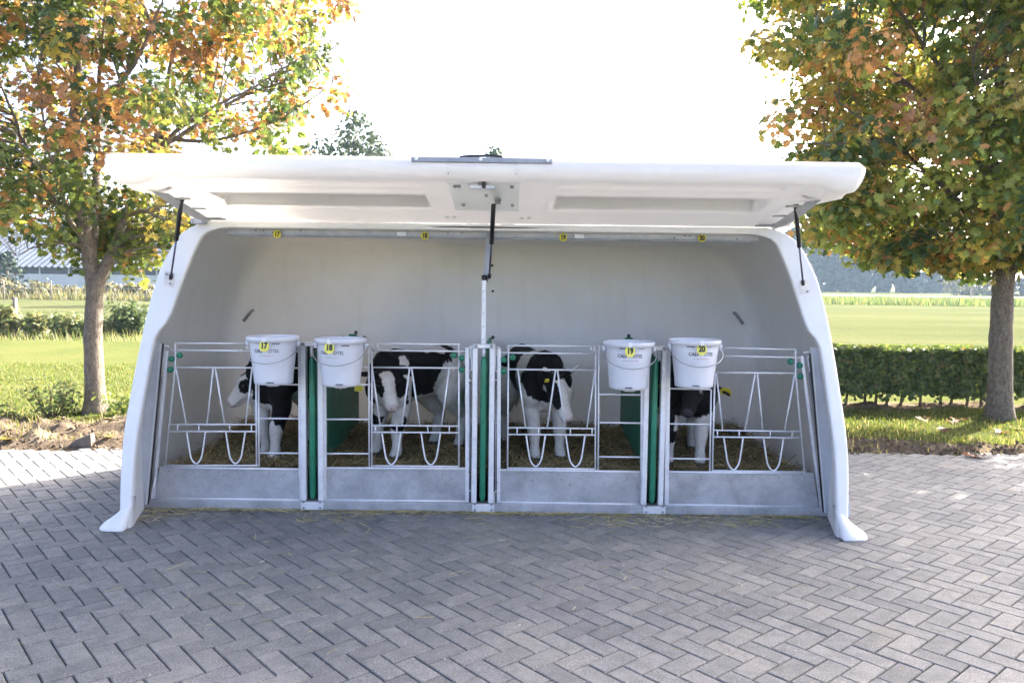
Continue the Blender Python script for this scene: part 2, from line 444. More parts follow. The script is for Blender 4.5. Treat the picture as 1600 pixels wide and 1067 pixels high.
_txt = {}
def text_mesh(body, size, extrude=0.0008, align='CENTER', shear=0.0, bold=0.0, sx=1.0):
    key = (body, size, extrude, align, shear, bold)
    cu = bpy.data.curves.new('text', 'FONT'); cu.body = body; cu.size = size; cu.extrude = extrude
    cu.align_x = align; cu.align_y = 'CENTER'; cu.shear = shear; cu.offset = bold; cu.resolution_u = 3
    o = bpy.data.objects.new('text', cu); COL.objects.link(o)
    dg = bpy.context.evaluated_depsgraph_get(); dg.update()
    me = bpy.data.meshes.new_from_object(o.evaluated_get(dg))
    bpy.data.objects.remove(o, do_unlink=True); bpy.data.curves.remove(cu)
    vs = [Vector((v.co.x * sx, v.co.y, v.co.z)) for v in me.vertices]; fs = [tuple(p.vertices) for p in me.polygons]
    bpy.data.meshes.remove(me)
    return vs, fs

# ================================================================== THE SETTING: ground, paving, verge
def sheet(name, x0, x1, y0, y1, z, mat, kind='structure', parent=None):
    m = MB().add([(x0, y0, z), (x1, y0, z), (x1, y1, z), (x0, y1, z)], [(0, 1, 2, 3)])
    o = m.build(name, mat, parent)
    if kind and parent is None: tag(o, kind=kind)
    return o
ground = sheet('ground', -3000, 3000, -600, 3000, -0.07, 'field_grass')
tag(ground, 'flat bright green pasture reaching to the horizon')

def paving_edge(X): return 1.78 + 0.035 * X          # where the paving meets the verge
pavement = MB().add([(-9, -7, -0.016), (10, -7, -0.016), (10, paving_edge(10) + .05, -0.016), (-9, paving_edge(-9) + .05, -0.016)], [(0, 1, 2, 3)]).build('pavement', 'joint_sand')
tag(pavement, 'grey block paving laid in herringbone in front of the calf hutch', kind='structure')

def paver_shape(L, W, c=0.0035, h=0.06):
    l, w = L / 2, W / 2
    v = [(-l, -w, -h), (l, -w, -h), (l, w, -h), (-l, w, -h), (-l, -w, -c), (l, -w, -c), (l, w, -c), (-l, w, -c),
         (-l + c, -w + c, 0), (l - c, -w + c, 0), (l - c, w - c, 0), (-l + c, w - c, 0)]
    f = [(8, 9, 10, 11)]
    for k in range(4):
        k2 = (k + 1) % 4
        f += [(k, k2, k2 + 4, k + 4), (k + 4, k2 + 4, k2 + 8, k + 8)]
    return np.array(v), f
U = 0.0945; GAP = 0.0056; BROT = R(-49)
bv, bf = paver_shape(2 * U - GAP, U - GAP)
rng = np.random.RandomState(5)
bricks = []
cB, sB = math.cos(BROT), math.sin(BROT)
for i in range(-125, 126):
    for j in range(-125, 126):
        d = (i - j) % 4
        if d == 0: cx, cy_, rot = (i + 1) * U, (j + .5) * U, 0.0
        elif d == 3: cx, cy_, rot = (i + .5) * U, (j + 1) * U, math.pi / 2
        else: continue
        X = cx * cB - cy_ * sB; Y = cx * sB + cy_ * cB - 2.0
        if not (-8.9 < X < 9.9 and -6.9 < Y < paving_edge(X) + .03): continue
        if abs(X) < 1.85 and 0.2 < Y < 1.4: continue
        bricks.append((X, Y, rot + BROT))
def seen_size(b):
    X, Y, _ = b
    if Y < CAM.y + 1.2: return -1
    x, y, w = project((X, Y, 0))
    if not (-20 < x < 1620 and -20 < y < 1085): return -1
    return 1 / w ** 3
order = sorted(range(len(bricks)), key=lambda k: -seen_size(bricks[k]))
near = [k for k in order[:300] if seen_size(bricks[k]) > 0]; nearset = set(near)
bme = bpy.data.meshes.new('paving_brick'); bme.from_pydata([tuple(v) for v in bv], [], bf); bme.materials.append(MAT['paver_single']); bme.update()
for k in near:
    X, Y, r = bricks[k]
    o = bpy.data.objects.new('paving_brick', bme); COL.objects.link(o); o.parent = pavement
    o.location = (X, Y, (rng.rand() - .5) * 0.003); o.rotation_euler = ((rng.rand() - .5) * .012, (rng.rand() - .5) * .012, r + (rng.rand() - .5) * .012)
V, Fq, T = [], [], []
base = 0
bfq = np.array(bf)
for k in range(len(bricks)):
    if k in nearset: continue
    X, Y, r = bricks[k]; r += (rng.rand() - .5) * .014
    c, s = math.cos(r), math.sin(r)
    v = bv.copy(); tx, ty = (rng.rand(2) - .5) * .012
    z = v[:, 2] + v[:, 0] * tx + v[:, 1] * ty + (rng.rand() - .5) * 0.003
    V.append(np.stack([v[:, 0] * c - v[:, 1] * s + X, v[:, 0] * s + v[:, 1] * c + Y, z], 1)); Fq.append(bfq + base); base += len(v)
    T.append(np.full(len(v), rng.rand()))
me = np_mesh('paving_bricks_mass', np.concatenate(V), [np.concatenate(Fq)], np.concatenate(T), 'tone')
o = link('paving_brick_field', me, 'paver_mass', pavement); tag(o, kind='stuff')

# verge: grass and bare soil behind the paving
xs = np.concatenate([np.arange(-16, -9, .25), np.arange(-9, 9, .045), np.arange(9, 16, .25)])
ys = np.concatenate([np.arange(1.64, 3.6, .04), np.arange(3.6, 6, .08), np.arange(6, 14.2, .2)])
XX, YY = np.meshgrid(xs, ys)
E = 1.78 + 0.035 * XX
p3 = np.stack([XX, YY, XX * 0], -1)
left = sstep(0.5, -0.5, XX)
w1 = fbm(p3 * 1.3, 4); w2 = fbm(p3 * 6.0 + 9, 4); w3 = fbm(p3 * 2.7 + 31, 3)
soil_to = E + left * (1.22 + 1.0 * (w1 - .5)) + (1 - left) * (0.42 + 0.9 * (w1 - .5))
soil = sstep(0.14, -0.14, (YY - soil_to) + 1.1 * (w2 - .5) * .7)
under_hedge = sstep(.42, .2, np.abs(YY - 4.5)) * (XX > 1.0)
soil = np.maximum(soil, under_hedge * .9)
rise = sstep(0, .35, YY - E)
w4 = fbm(p3 * 15.0 + 3, 3)
clod = (np.maximum(w2 - .46, 0) * .26 + np.maximum(w3 - .5, 0) * .2 + np.maximum(w4 - .5, 0) * .12) * soil * rise
ZZ = -0.012 + 0.035 * rise + clod * (left * 1.0 + (1 - left) * .55) + .03 * (w1 - .5) * rise + .02 * (w2 - .5) * rise
ZZ += 0.05 * np.exp(-(((XX + 4.26) / .5) ** 2 + ((YY - 3.6) / .45) ** 2)) + 0.04 * np.exp(-(((XX - 5.45) / .5) ** 2 + ((YY - 3.95) / .45) ** 2))
ZZ = np.where(YY < E + .02, -0.012 - (E + .02 - YY) * .3, ZZ)
edge = sstep(14.0, 12.5, YY) * sstep(15.9, 14.5, np.abs(XX)); ZZ = ZZ * edge - .09 * (1 - edge)
def verge_z(x, y):
    i = np.clip(np.searchsorted(xs, x), 1, len(xs) - 1); j = np.clip(np.searchsorted(ys, y), 1, len(ys) - 1)
    return ZZ[j, i]
def verge_soil(x, y):
    i = np.clip(np.searchsorted(xs, x), 1, len(xs) - 1); j = np.clip(np.searchsorted(ys, y), 1, len(ys) - 1)
    return soil[j, i]
nx, ny = len(xs), len(ys)
idx = np.arange(nx * ny).reshape(ny, nx)
fq = np.stack([idx[:-1, :-1], idx[:-1, 1:], idx[1:, 1:], idx[1:, :-1]], -1).reshape(-1, 4)
me = np_mesh('verge', np.stack([XX, YY, ZZ], -1).reshape(-1, 3), [fq], soil.ravel(), 'soil', True)
verge = link('verge', me, 'verge_soil_grass'); tag(verge, 'strip of mown grass and bare crumbly soil behind the paving', kind='structure')

_ico = np.array([(0, 0, 1), (.9, 0, .3), (.25, .85, .3), (-.75, .5, .3), (-.75, -.5, .3), (.25, -.85, .3), (0, 0, -.8)])
_icf = np.array([(0, 1, 2), (0, 2, 3), (0, 3, 4), (0, 4, 5), (0, 5, 1), (6, 2, 1), (6, 3, 2), (6, 4, 3), (6, 5, 4), (6, 1, 5)])
g = np.random.RandomState(17); n = 9000
cx_ = np.where(g.rand(n) < .62, -8.5 + g.rand(n) * 7.2, 1.8 + g.rand(n) * 6.5); cy_ = paving_edge(cx_) + .01 + g.rand(n) ** 1.3 * np.where(cx_ < 0, 1.5, .75)
kp = (verge_soil(cx_, cy_) > .55) & (fbm(np.stack([cx_ * 2.5, cy_ * 2.5, cx_ * 0], -1), 3) + .3 * g.rand(n) > .52); cx_, cy_ = cx_[kp], cy_[kp]; n = len(cx_)
sz = .004 + .020 * g.rand(n) ** 3.2
V, Fc = scatter_shape(_ico, _icf, np.stack([cx_, cy_, verge_z(cx_, cy_) + sz * .25], 1), np.stack([g.normal(size=n) * .5, g.normal(size=n) * .5, np.ones(n)], 1), sz, g)
V += (g.rand(*V.shape) - .5) * np.repeat(sz, 7)[:, None] * .7
me = np_mesh('soil_clods', V, [Fc], np.ones(len(V)), 'soil')
o = link('soil_clods', me, 'verge_soil_grass'); tag(o, 'loose crumbs and clods of dry soil along the paving edge', 'soil', kind='stuff')
def grass_patch(name, x0, x1, y0, y1, n, hmin, hmax, pal, seed, label, soil_ok=.35, thin=1.0):
    g = np.random.RandomState(seed)
    x = x0 + g.rand(n) * (x1 - x0); y = y0 + g.rand(n) ** 1.25 * (y1 - y0)
    keep = (verge_soil(x, y) < soil_ok + .5 * (g.rand(n) < .10)) & (fbm(np.stack([x * 2.2, y * 2.2, x * 0 + 3], -1), 3) + .25 * g.rand(n) > .45 * thin)
    x, y = x[keep], y[keep]; m = len(x); z = verge_z(x, y) - .004
    h = hmin + g.rand(m) ** 1.6 * (hmax - hmin); th = g.rand(m) * 2 * np.pi; lean = .25 + .5 * g.rand(m)
    dx, dy = np.cos(th), np.sin(th); w = .0028 + .0026 * g.rand(m)
    b1 = np.stack([x - dy * w, y + dx * w, z], 1); b2 = np.stack([x + dy * w, y - dx * w, z], 1)
    mx = np.stack([x + dx * h * lean * .35, y + dy * h * lean * .35, z + h * .62], 1)
    m1 = mx + np.stack([-dy * w * .8, dx * w * .8, z * 0], 1); m2 = mx - np.stack([-dy * w * .8, dx * w * .8, z * 0], 1)
    t = np.stack([x + dx * h * lean, y + dy * h * lean, z + h], 1)
    V = np.stack([b1, b2, m1, m2, t], 1).reshape(-1, 3); k = np.arange(m) * 5
    q = np.stack([k, k + 1, k + 3, k + 2], 1); tr = np.stack([k + 2, k + 3, k + 4], 1)
    pal = np.array(pal); c = pal[g.randint(0, len(pal), m)] * (.75 + .5 * g.rand(m, 1)); c = np.repeat(c, 5, 0)
    me = np_mesh(name, V, [q, tr], c)
    o = link(name, me, 'grass_blade'); tag(o, label, 'grass', kind='stuff'); return o
GP = [(.095, .14, .03), (.12, .16, .036), (.15, .175, .048), (.075, .118, .022), (.22, .20, .09)]
grass_patch('mown_grass', 1.7, 8.2, 2.0, 4.45, 34000, .015, .05, GP, 3, 'short mown grass strip between the paving and the hedge')
grass_patch('lawn_grass', -9.5, -1.6, 2.6, 8.0, 60000, .018, .055, GP, 4, 'sunlit lawn grass behind the soil strip and the left maple')

grass_patch('soil_tufts', -9.0, 8.0, 1.85, 3.4, 9000, .02, .09, [(.22, .22, .08), (.16, .19, .05), (.36, .31, .16), (.42, .36, .2)], 6, 'thin dry and green grass tufts on the bare soil', 2.0, 1.25)
# ================================================================== THE CALF HUTCH
hutch = thing('calf_hutch', (0, 0.7, 0), 'long white calf hutch with raised lid and four galvanised pen gates', 'calf hutch')
HC = 0.02
def Yf(z): return float(np.interp(z, [0, .5, 1.08, 1.44, 1.8], [-.40, -.25, -.09, -.005, .055]))
def half(z): return 2.105 - 0.04 * z * z
ZT = 1.80
def on_rim(x, y):
    """place on the leaning front rim that the photograph shows at pixel x, y"""
    z = .8
    for _ in range(8):
        q = P(x, y, Yf(max(z, 0))); z = q.z
    return (q.x - HC, max(z, 0.0))
def smooth_line(pts, n):
    """n points evenly spaced along a Catmull-Rom line"""
    q = [pts[0]] + list(pts) + [pts[-1]]; out = []
    for i in range(1, len(q) - 2):
        for k in range(16):
            t = k / 16
            out.append([.5 * (2 * q[i][c] + (q[i + 1][c] - q[i - 1][c]) * t + (2 * q[i - 1][c] - 5 * q[i][c] + 4 * q[i + 1][c] - q[i + 2][c]) * t * t + (3 * q[i][c] - q[i - 1][c] - 3 * q[i + 1][c] + q[i + 2][c]) * t ** 3) for c in (0, 1)])
    out.append(list(pts[-1])); out = np.array(out)
    L = np.concatenate([[0], np.cumsum(np.linalg.norm(np.diff(out, axis=0), axis=1))]); u = np.linspace(0, L[-1], n)
    return np.stack([np.interp(u, L, out[:, 0]), np.interp(u, L, out[:, 1])], 1)
o_side = [(-2.105, 0.0)] + [on_rim(x, y) for x, y in ((190, 700), (206, 600), (226, 502), (246, 430), (262, 396))]
o_top = [o_side[-1]] + [on_rim(x, y) for x, y in ((274, 375), (287, 361))] + [(-1.76, 1.793), (-1.66, ZT)]
i_side = [(-2.045, 0.0)] + [on_rim(x, y) for x, y in ((211, 700), (226, 610), (239, 540), (246, 520), (262, 500), (277, 460), (289, 427), (300, 400))]
i_top = [i_side[-1]] + [on_rim(x, y) for x, y in ((311, 377), (321, 364))] + [(-1.66, 1.752), (-1.56, 1.757)]
oc = np.concatenate([smooth_line(o_side, 31), smooth_line(o_top, 9)[1:]]); ic = np.concatenate([smooth_line(i_side, 31), smooth_line(i_top, 9)[1:]])
arch = []                                     # outer point, inner rim point, inward normal
for k in range(39):
    a_ = 0 if k <= 30 else math.pi / 2 * (k - 30) / 9
    arch.append((oc[k][0], oc[k][1], math.cos(a_), -math.sin(a_), ic[k][0], ic[k][1]))
for k in range(41):
    t = -1 + 2 * k / 40
    arch.append((1.58 * t, ZT, 0.0, -1.0, 1.47 * t, 1.757))
arch += [(-x, z, -nx_, nz, -xi_, zi_) for (x, z, nx_, nz, xi_, zi_) in arch[:39][::-1]]
sv, sf = [], []
YB = 1.56
na = len(arch)
for j, (x, z, nx_, nz, xi_, zi_) in enumerate(arch):
    yf = Yf(z); ax_ = abs(nx_); w = .05 * (1 - ax_) - .06 * ax_; bo = -.105 * ax_
    rd = max(0, min(1, (z - 1.2) / .5)) * .085 * ax_; w += rd; bo += rd
    dv = Vector((xi_ - x, zi_ - z)); dl = max(dv.length, 1e-4)
    for (kind, y, off) in (('n', YB + .07, .16), ('n', YB + .06, .05 + bo), ('n', YB, bo), ('n', yf + .48, bo), ('n', yf + .20, .004), ('r', yf + .02, 0), ('r', yf + .007, .0012), ('r', yf + .002, .005), ('r', yf, .011), ('r', yf, .026),
                           ('r', yf, dl - .026), ('r', yf, dl - .011), ('r', yf + .002, dl - .005), ('r', yf + .007, dl - .0012), ('r', yf + .018, dl), ('r', yf + .045, dl), ('n', yf + .10, .045), ('n', yf + .48, w),
                           ('n', YB - .16, w), ('n', YB - .07, w + .015), ('n', YB - .025, w + .05), ('n', YB - .004, w + .10), ('n', YB, w + .13), ('c', YB, 0)):
        if kind == 'n': X_, Z__ = x + nx_ * off, z + nz * off
        elif kind == 'r': X_, Z__ = x + dv.x * off / dl, z + dv.y * off / dl
        else:
            m_ = min(j, na - 1 - j); sg = -1 if j < na / 2 else 1
            if m_ <= 30: X_, Z__ = sg * 1.80, 1.47 * m_ / 30
            elif m_ < 39: X_, Z__ = sg * (1.80 - .01 * (m_ - 30)), 1.47 + .003 * (m_ - 30)
            else: X_, Z__ = 1.66 * (-1 + 2 * (j - 39) / 40), 1.50
        sv.append((X_ + HC, y, Z__ if (j not in (0, na - 1)) else 0.0))
nc = 24
for i in range(na - 1):
    for k in range(nc - 1):
        sf.append((i * nc + k, (i + 1) * nc + k, (i + 1) * nc + k + 1, i * nc + k + 1))
shell = MB().add(sv, sf, True)
hn = na // 2
shell.add([sv[i * nc] for i in range(na)], [(i, i + 1, na - 2 - i, na - 1 - i) for i in range(39)], False)
shell.add([sv[i * nc + nc - 1] for i in range(na)], [(na - 1 - i, na - 2 - i, i + 1, i) for i in range(39)], False)
# flared feet of the front rim
for s in (-1, 1):
    def foot_ring(z, x_out, x_in, y0, y1): return [(s * x_out + HC, y1, z), (s * x_out + HC, y0, z), (s * x_in + HC, y0, z), (s * x_in + HC, y1, z)]
    xo, xi = 2.105, 2.062
    rings = []
    for z, fl, fw in ((.17, -.010, -.006), (.13, -.002, .0), (.10, .014, .016), (.07, .042, .036), (.045, .075, .056), (.025, .105, .072), (.012, .12, .078), (.004, .123, .08)):
        ring = []; y0_ = Yf(z) - fw; y1_ = Yf(z) + .05
        for (u_, w_) in ((0, 1), (.12, .4), (.3, .08), (.6, 0), (1, .0), (1, .5), (1, 1), (.5, 1.0)):
            x_ = xi - .012 + (1 - u_) * (xo + fl - xi + .012)
            ring.append((s * x_ + HC, y0_ + w_ * (y1_ - y0_), z))
        rings.append(ring)
    vs_ = [v for r_ in rings for v in r_]; fs_ = []
    for i in range(len(rings) - 1):
        for k in range(8):
            k2 = (k + 1) % 8; fs_.append((i * 8 + k, i * 8 + k2, (i + 1) * 8 + k2, (i + 1) * 8 + k))
    fs_.append(tuple(range(8))); fs_.append(tuple(len(vs_) - 8 + k for k in range(8)))
    shell.add(vs_, fs_, True)
shell_o = shell.build('shell', 'white_polyester', hutch, recalc=False)

# slots moulded into the back wall
for (x, y) in ((387, 493), (1155, 497)):
    c = P(x, y, YB - .012)
    s = -1 if x > 800 else 1
    MB().tube([c + Vector((-.035 * s, 0, -.045)), c + Vector((.03 * s, -.004, .035)), c + Vector((.05 * s, 0, .045))], .012, 6).build('wall_clip', 'galvanised_sheet', hutch)
for (x, y) in ((769, 415), (770, 455), (770, 527), (1215, 487)):
    c = P(x, y, YB - .004); MB().disc(c, (0, -1, 0), .011, .012, 8).build('wall_bolt', 'black_metal', hutch)

# LINERS
# ---- base sill
ZS = 0.060
L0, L1 = P(200, 797, 0).x, P(1318, 814, 0).x
MB().box((L0, -.004, 0.004), (L1, .07, ZS), c=.004).build('base_sill', 'galvanised_sheet', hutch)
for x in (488, 755, 1022):
    c = P(x, 800, 0)
    pl = MB().box((c.x - .07, -.010, .008), (c.x + .07, -.004, ZS - .004), c=.002).build('sill_plate', 'galvanised_bar', hutch)
    for sx in (-1, 1):
        for z in (.022, .058):
            MB().disc((c.x + sx * .052, -.010, z), (0, -1, 0), .007, .006, 8).build('bolt', 'galvanised_dark', pl)

# ---- partitions: green boards between the pens with a pair of front posts
YG = 0.03
for n_, (x, xt) in enumerate(((489, 488), (755, 755), (1021, 1022))):
    X0 = P(x, 660, YG).x
    part = MB().box((X0 - .012, .06, .06), (X0 + .012, 1.46, 1.0), c=.005).build('partition', 'green_board', hutch)
    zt = P(x, 556, YG).z
    for s in (-1, 1):
        MB().box((X0 + s * .053 - .0165, -.002, ZS + .002), (X0 + s * .053 + .0165, .05, 1.045), c=.004).build('post', 'galvanised_bar', part)
    # rounded green edge bead between the posts
    prof = []
    b = MB()
    zs = [ZS + .012, ZS + .02, ZS + .045] + [zt - .06, zt - .03, zt - .012, zt]
    rr = [.006, .014, .019] + [.019, .017, .012, .004]
    b.tube([(X0, .012, z) for z in zs], rr, 12); b.build('edge_bead', 'green_plastic', part)
    MB().box((X0 - .068, -.008, 1.035), (X0 + .068, .055, 1.06), c=.003).build('post_cap', 'galvanised_bar', part)
    for s in (-1, 1):
        MB().disc((X0 + s * .048, -.008, 1.047), (0, -1, 0), .011, .012, 8).build('bolt', 'galvanised_dark', part)
    MB().tube([(X0, .01, 1.04), (X0, .01, zt - .002)], .011, 8).build('bead_stop', 'galvanised_bar', part)
    # lifting grips standing on the rear top edge of the board
    if n_ != 1:
        g = MB().box((X0 - .02, 1.2, .995), (X0 + .04, 1.25, 1.03), c=.008).build('grip', 'green_plastic', part)
        for q in (-.06, .10):
            MB().tube([(X0 + q, 1.22, .985), (X0 + q, 1.22, 1.0), (X0 + q, 1.22, 1.015)], [.022, .022, .012], 10).build('knob', 'black_metal', part)
        MB().tube([(X0 + .02, 1.3, .995), (X0 + .02, 1.3, 1.03), (X0 + .02, 1.3, 1.05)], [.006, .012, .012], 8).build('knob', 'black_metal', part)
    else:
        MB().box((X0 + .005, .35, .995), (X0 + .03, .5, 1.05), c=.008).build('grip', 'green_plastic', part)
        MB().disc(P(770, 527, .5), (0, -1, 0), .013, .02, 8).build('knob', 'black_metal', part)
    if n_ == 0:   # small printed inspection plate under the bucket
        c = P(560, 607, .2)
        pl = MB().box((c.x - .024, .2, c.z - .017), (c.x + .024, .204, c.z + .017)).build('notice_plate', 'yellow_tag', part)
        for q in range(2):
            for w_ in range(4):
                MB().box((c.x - .018 + w_ * .0095, .198, c.z + .004 - q * .014), (c.x - .0115 + w_ * .0095, .1995, c.z + .009 - q * .014)).build('print_mark', 'ink_black', pl)

# ---- gates
def tube_px(pts, r, Y=YG): return MB().tube([P(x, y, Y) for (x, y) in pts], r, 7)
def curve_pts(pts, n=6):
    """Catmull-Rom through pixel points"""
    out = []
    p = [pts[0]] + list(pts) + [pts[-1]]
    for i in range(1, len(p) - 2):
        for k in range(n):
            t = k / n
            out.append(tuple(0.5 * (2 * p[i][q] + (p[i + 1][q] - p[i - 1][q]) * t + (2 * p[i - 1][q] - 5 * p[i][q] + 4 * p[i + 1][q] - p[i + 2][q]) * t * t + (3 * p[i][q] - p[i - 1][q] - 3 * p[i + 1][q] + p[i + 2][q]) * t ** 3) for q in (0, 1)))
    out.append(pts[-1]); return out
def sheet_px(x0, y0, x1, y1, x2, y2, x3, y3, mat, name, parent, Y=YG, t=.006):
    """flat sheet with the four corners given, clockwise from top left"""
    c = [P(x, y, Y) for x, y in ((x0, y0), (x1, y1), (x2, y2), (x3, y3))]
    b = [p + Vector((0, t, 0)) for p in c]
    return MB().add(c + b, [(3, 2, 1, 0), (4, 5, 6, 7), (0, 1, 5, 4), (1, 2, 6, 5), (2, 3, 7, 6), (3, 0, 4, 7)]).build(name, mat, parent, True)
# flat liner sheets closing the gap between the rim and the outer gates
for q, e in (((226, 535, 251, 535, 228, 788, 190, 788), ((252, 537), (229, 787))), ((1266, 543, 1292, 543, 1330, 806, 1290, 802), ((1268.5, 552), (1289, 800)))):
    ln = sheet_px(*q, 'side_liner', 'side_liner', hutch, -.008, .008)
    MB().sweepbox([P(x, y, -.014) for x, y in e], .007, .012, (0, 1, 0)).build('liner_edge', 'galvanised_bar', ln)
    s_ = 1 if q[0] < 800 else -1
    MB().sweepbox([P(x + s_ * 2.6, y, -.004) for x, y in e], .012, .006, (0, 1, 0)).build('gap_shade_strip', 'black_metal', ln)  # dark strip stands in for the shaded gap beside the liner
RB, RT = .0056, .0045
def gate(spec):
    g = spec
    # main frame of the gate is the part; everything on it a sub-part
    G_ = bpy.data.objects.new('gate', None); COL.objects.link(G_); G_.parent = hutch; ORIGIN[G_.name] = ORIGIN[hutch.name]; G_.empty_display_size = .1
    for seg, w in g['frame']:
        MB().sweepbox([P(x, y, YG) for x, y in seg], w, .02, (0, 1, 0)).build('gate_post', 'galvanised_bar', G_)
    a = list(g['sheet']); a[5] -= 2; a[7] -= 2; sheet_px(*a, 'galvanised_sheet', 'kick_sheet', G_, YG - .004)
    tube_px([(a[6] + 2, a[7] - 4), (a[4] - 2, a[5] - 4)], .007, YG - .008).build('bottom_lip', 'galvanised_bar', G_)
    tube_px([(a[0], a[1] - 1), (a[2], a[3] - 1)], .008, YG - .004).build('top_lip', 'galvanised_bar', G_)
    for q in np.linspace(.06, .94, 6):
        x = a[0] + (a[2] - a[0]) * q; y = a[1] + (a[3] - a[1]) * q + 5
        MB().disc(P(x, y, YG - .004), (0, -1, 0), .005, .005, 6).build('rivet', 'galvanised_dark', G_)
    for s in g['bars']: tube_px(s, RB).build('bar', 'galvanised_bar', G_)
    for s in g['vbars']: tube_px(s, RB).build('slanted_bar', 'galvanised_bar', G_)
    for s in g['loops']: tube_px(curve_pts(s), RB).build('feed_loop', 'galvanised_bar', G_)
    for s in g['studs']: tube_px(s, RT).build('short_bar', 'galvanised_bar', G_)
    for s in g['wires']: tube_px(s, RT, YG - .012).build('latch_wire', 'galvanised_bar', G_)
    for (x, y) in g['caps']:
        c = P(x, y, YG - .008)
        MB().lathe([(.0, -.019), (.012, -.017), (.0185, -.008), (.0195, 0.0), (.0185, .004)], c, 14, True, Matrix.Rotation(R(-90), 3, 'X').to_4x4().to_3x3()).build('green_cap', 'green_plastic', G_)
    for s in g.get('hinges', []): tube_px(s, .006, YG - .006).build('hinge_rod', 'galvanised_dark', G_)
    return G_
def loop(x0, x1, yt, yb):
    w = x1 - x0
    return [(x0, yt), (x0 + w * .12, yt + (yb - yt) * .5), (x0 + w * .24, yb - 8), (x0 + w * .5, yb), (x1 - w * .24, yb - 8), (x1 - w * .12, yt + (yb - yt) * .5), (x1, yt)]
# gate 17 (leftmost; its outer side leans with the wall)
gate(dict(
    frame=[([(470, 541), (471, 731), (473, 784)], .030), ([(262, 548), (240, 784)], .018)],
    sheet=(250, 731, 473, 734, 474, 787, 240, 784),
    bars=[[(273, 536), (391, 537)], [(265, 547), (470, 549)], [(273, 574), (470, 575)], [(265, 663), (402, 663)], [(264, 674), (402, 674)], [(258, 727), (404, 727)],
          [(274, 536), (274, 574), (258, 727)], [(400, 575), (401, 727)], [(404, 600), (405, 728)], [(404, 600), (471, 601)], [(405, 653.5), (471, 654)], [(405, 707.5), (471, 708)]],
    vbars=[[(275, 575), (291, 662)], [(333.5, 574), (323.5, 662)], [(336.5, 574), (351, 662)], [(394, 575), (384, 662)]],
    loops=[loop(292, 321, 675, 724), loop(353, 383, 675, 724)],
    studs=[[(278, 663), (277, 674)], [(311, 663), (311, 674)], [(359, 663), (359, 674)], [(393, 663), (393, 674)]],
    wires=[[(385, 528), (385, 545), (392, 545)], [(257, 545), (254, 570), (257, 572)], [(243, 745), (237, 770), (236, 783), (242, 784)], [(247, 540), (264, 541)]],
    caps=[(281, 555), (268, 561), (266.5, 577.5)], hinges=[[(253, 548), (250, 590)], [(252, 590), (232, 780)]]))
gate(dict(
    frame=[([(507, 600), (508, 787)], .022), ([(730, 543), (730, 789)], .022)],
    sheet=(509, 732, 727, 733, 731, 789, 507, 787),
    bars=[[(590, 537), (717, 538)], [(590, 537), (590, 547)], [(580, 547.5), (730, 549)], [(580, 574), (717, 575)], [(580, 664.5), (717, 665.5)], [(580, 675), (717, 676)], [(580, 727.5), (717, 728.5)],
          [(717, 538), (717, 728)], [(576, 539), (577, 729)], [(581, 541), (581, 728)], [(562, 574), (575, 574)], [(509, 600), (575, 601)], [(510, 655), (576, 655)], [(510, 708.5), (576, 708.5)]],
    vbars=[[(581.5, 575), (594, 664)], [(640, 575), (628, 664)], [(643, 575), (656, 664)], [(702, 575), (690, 664)]],
    loops=[loop(597, 626, 677, 725.5), loop(658, 688, 677, 726)],
    studs=[[(586, 665), (587, 675)], [(620, 665), (620, 675)], [(668, 665), (669, 676)], [(702, 665), (702, 676)]],
    wires=[[(575, 539), (583, 539), (583, 546)], [(732, 543), (745, 543)], [(736, 541), (736, 556), (738, 579), (734, 579)], [(733, 766), (738, 767), (738, 787), (733, 788)], [(733, 594), (737, 594)]],
    caps=[(709, 555), (721.5, 559), (721.5, 577.5)], hinges=[[(734, 560), (734, 600)], [(734, 600), (734, 785)]]))
gate(dict(
    frame=[([(780, 545), (779, 789)], .022), ([(1004, 560), (1003, 793)], .022)],
    sheet=(782, 735, 1001, 738, 1004, 794, 777, 790),
    bars=[[(795, 540), (923, 541)], [(923, 541), (924, 551)], [(784, 551), (932, 553)], [(795, 577), (931, 578.5)], [(794, 668), (931, 669.5)], [(794, 678.5), (931, 679.5)], [(793, 731), (931, 732.5)],
          [(794.5, 540), (793, 731)], [(931, 545), (930, 733)], [(936, 540), (934.5, 734)], [(936, 616), (1004, 617)], [(936, 660), (1003, 661)], [(936, 713.5), (1002, 714)]],
    vbars=[[(809, 577), (821, 667)], [(868, 578), (855, 668)], [(871, 578), (883, 668)], [(930, 578.5), (917, 668)]],
    loops=[loop(822, 852, 680, 728.5), loop(884, 914, 680.5, 729)],
    studs=[[(808, 668), (808, 679)], [(842, 668), (841, 679)], [(891, 669), (891, 679)], [(925, 669), (925, 679)]],
    wires=[[(929, 541), (929, 550), (935, 551)], [(775, 543), (781, 543)], [(774, 545), (773, 579), (778, 580)], [(777, 767), (772, 768), (772, 789), (778, 790)], [(773, 594), (778, 594)]],
    caps=[(801, 558.5), (787, 562), (787, 580)], hinges=[[(775, 556), (775, 600)], [(775, 600), (774, 788)]]))
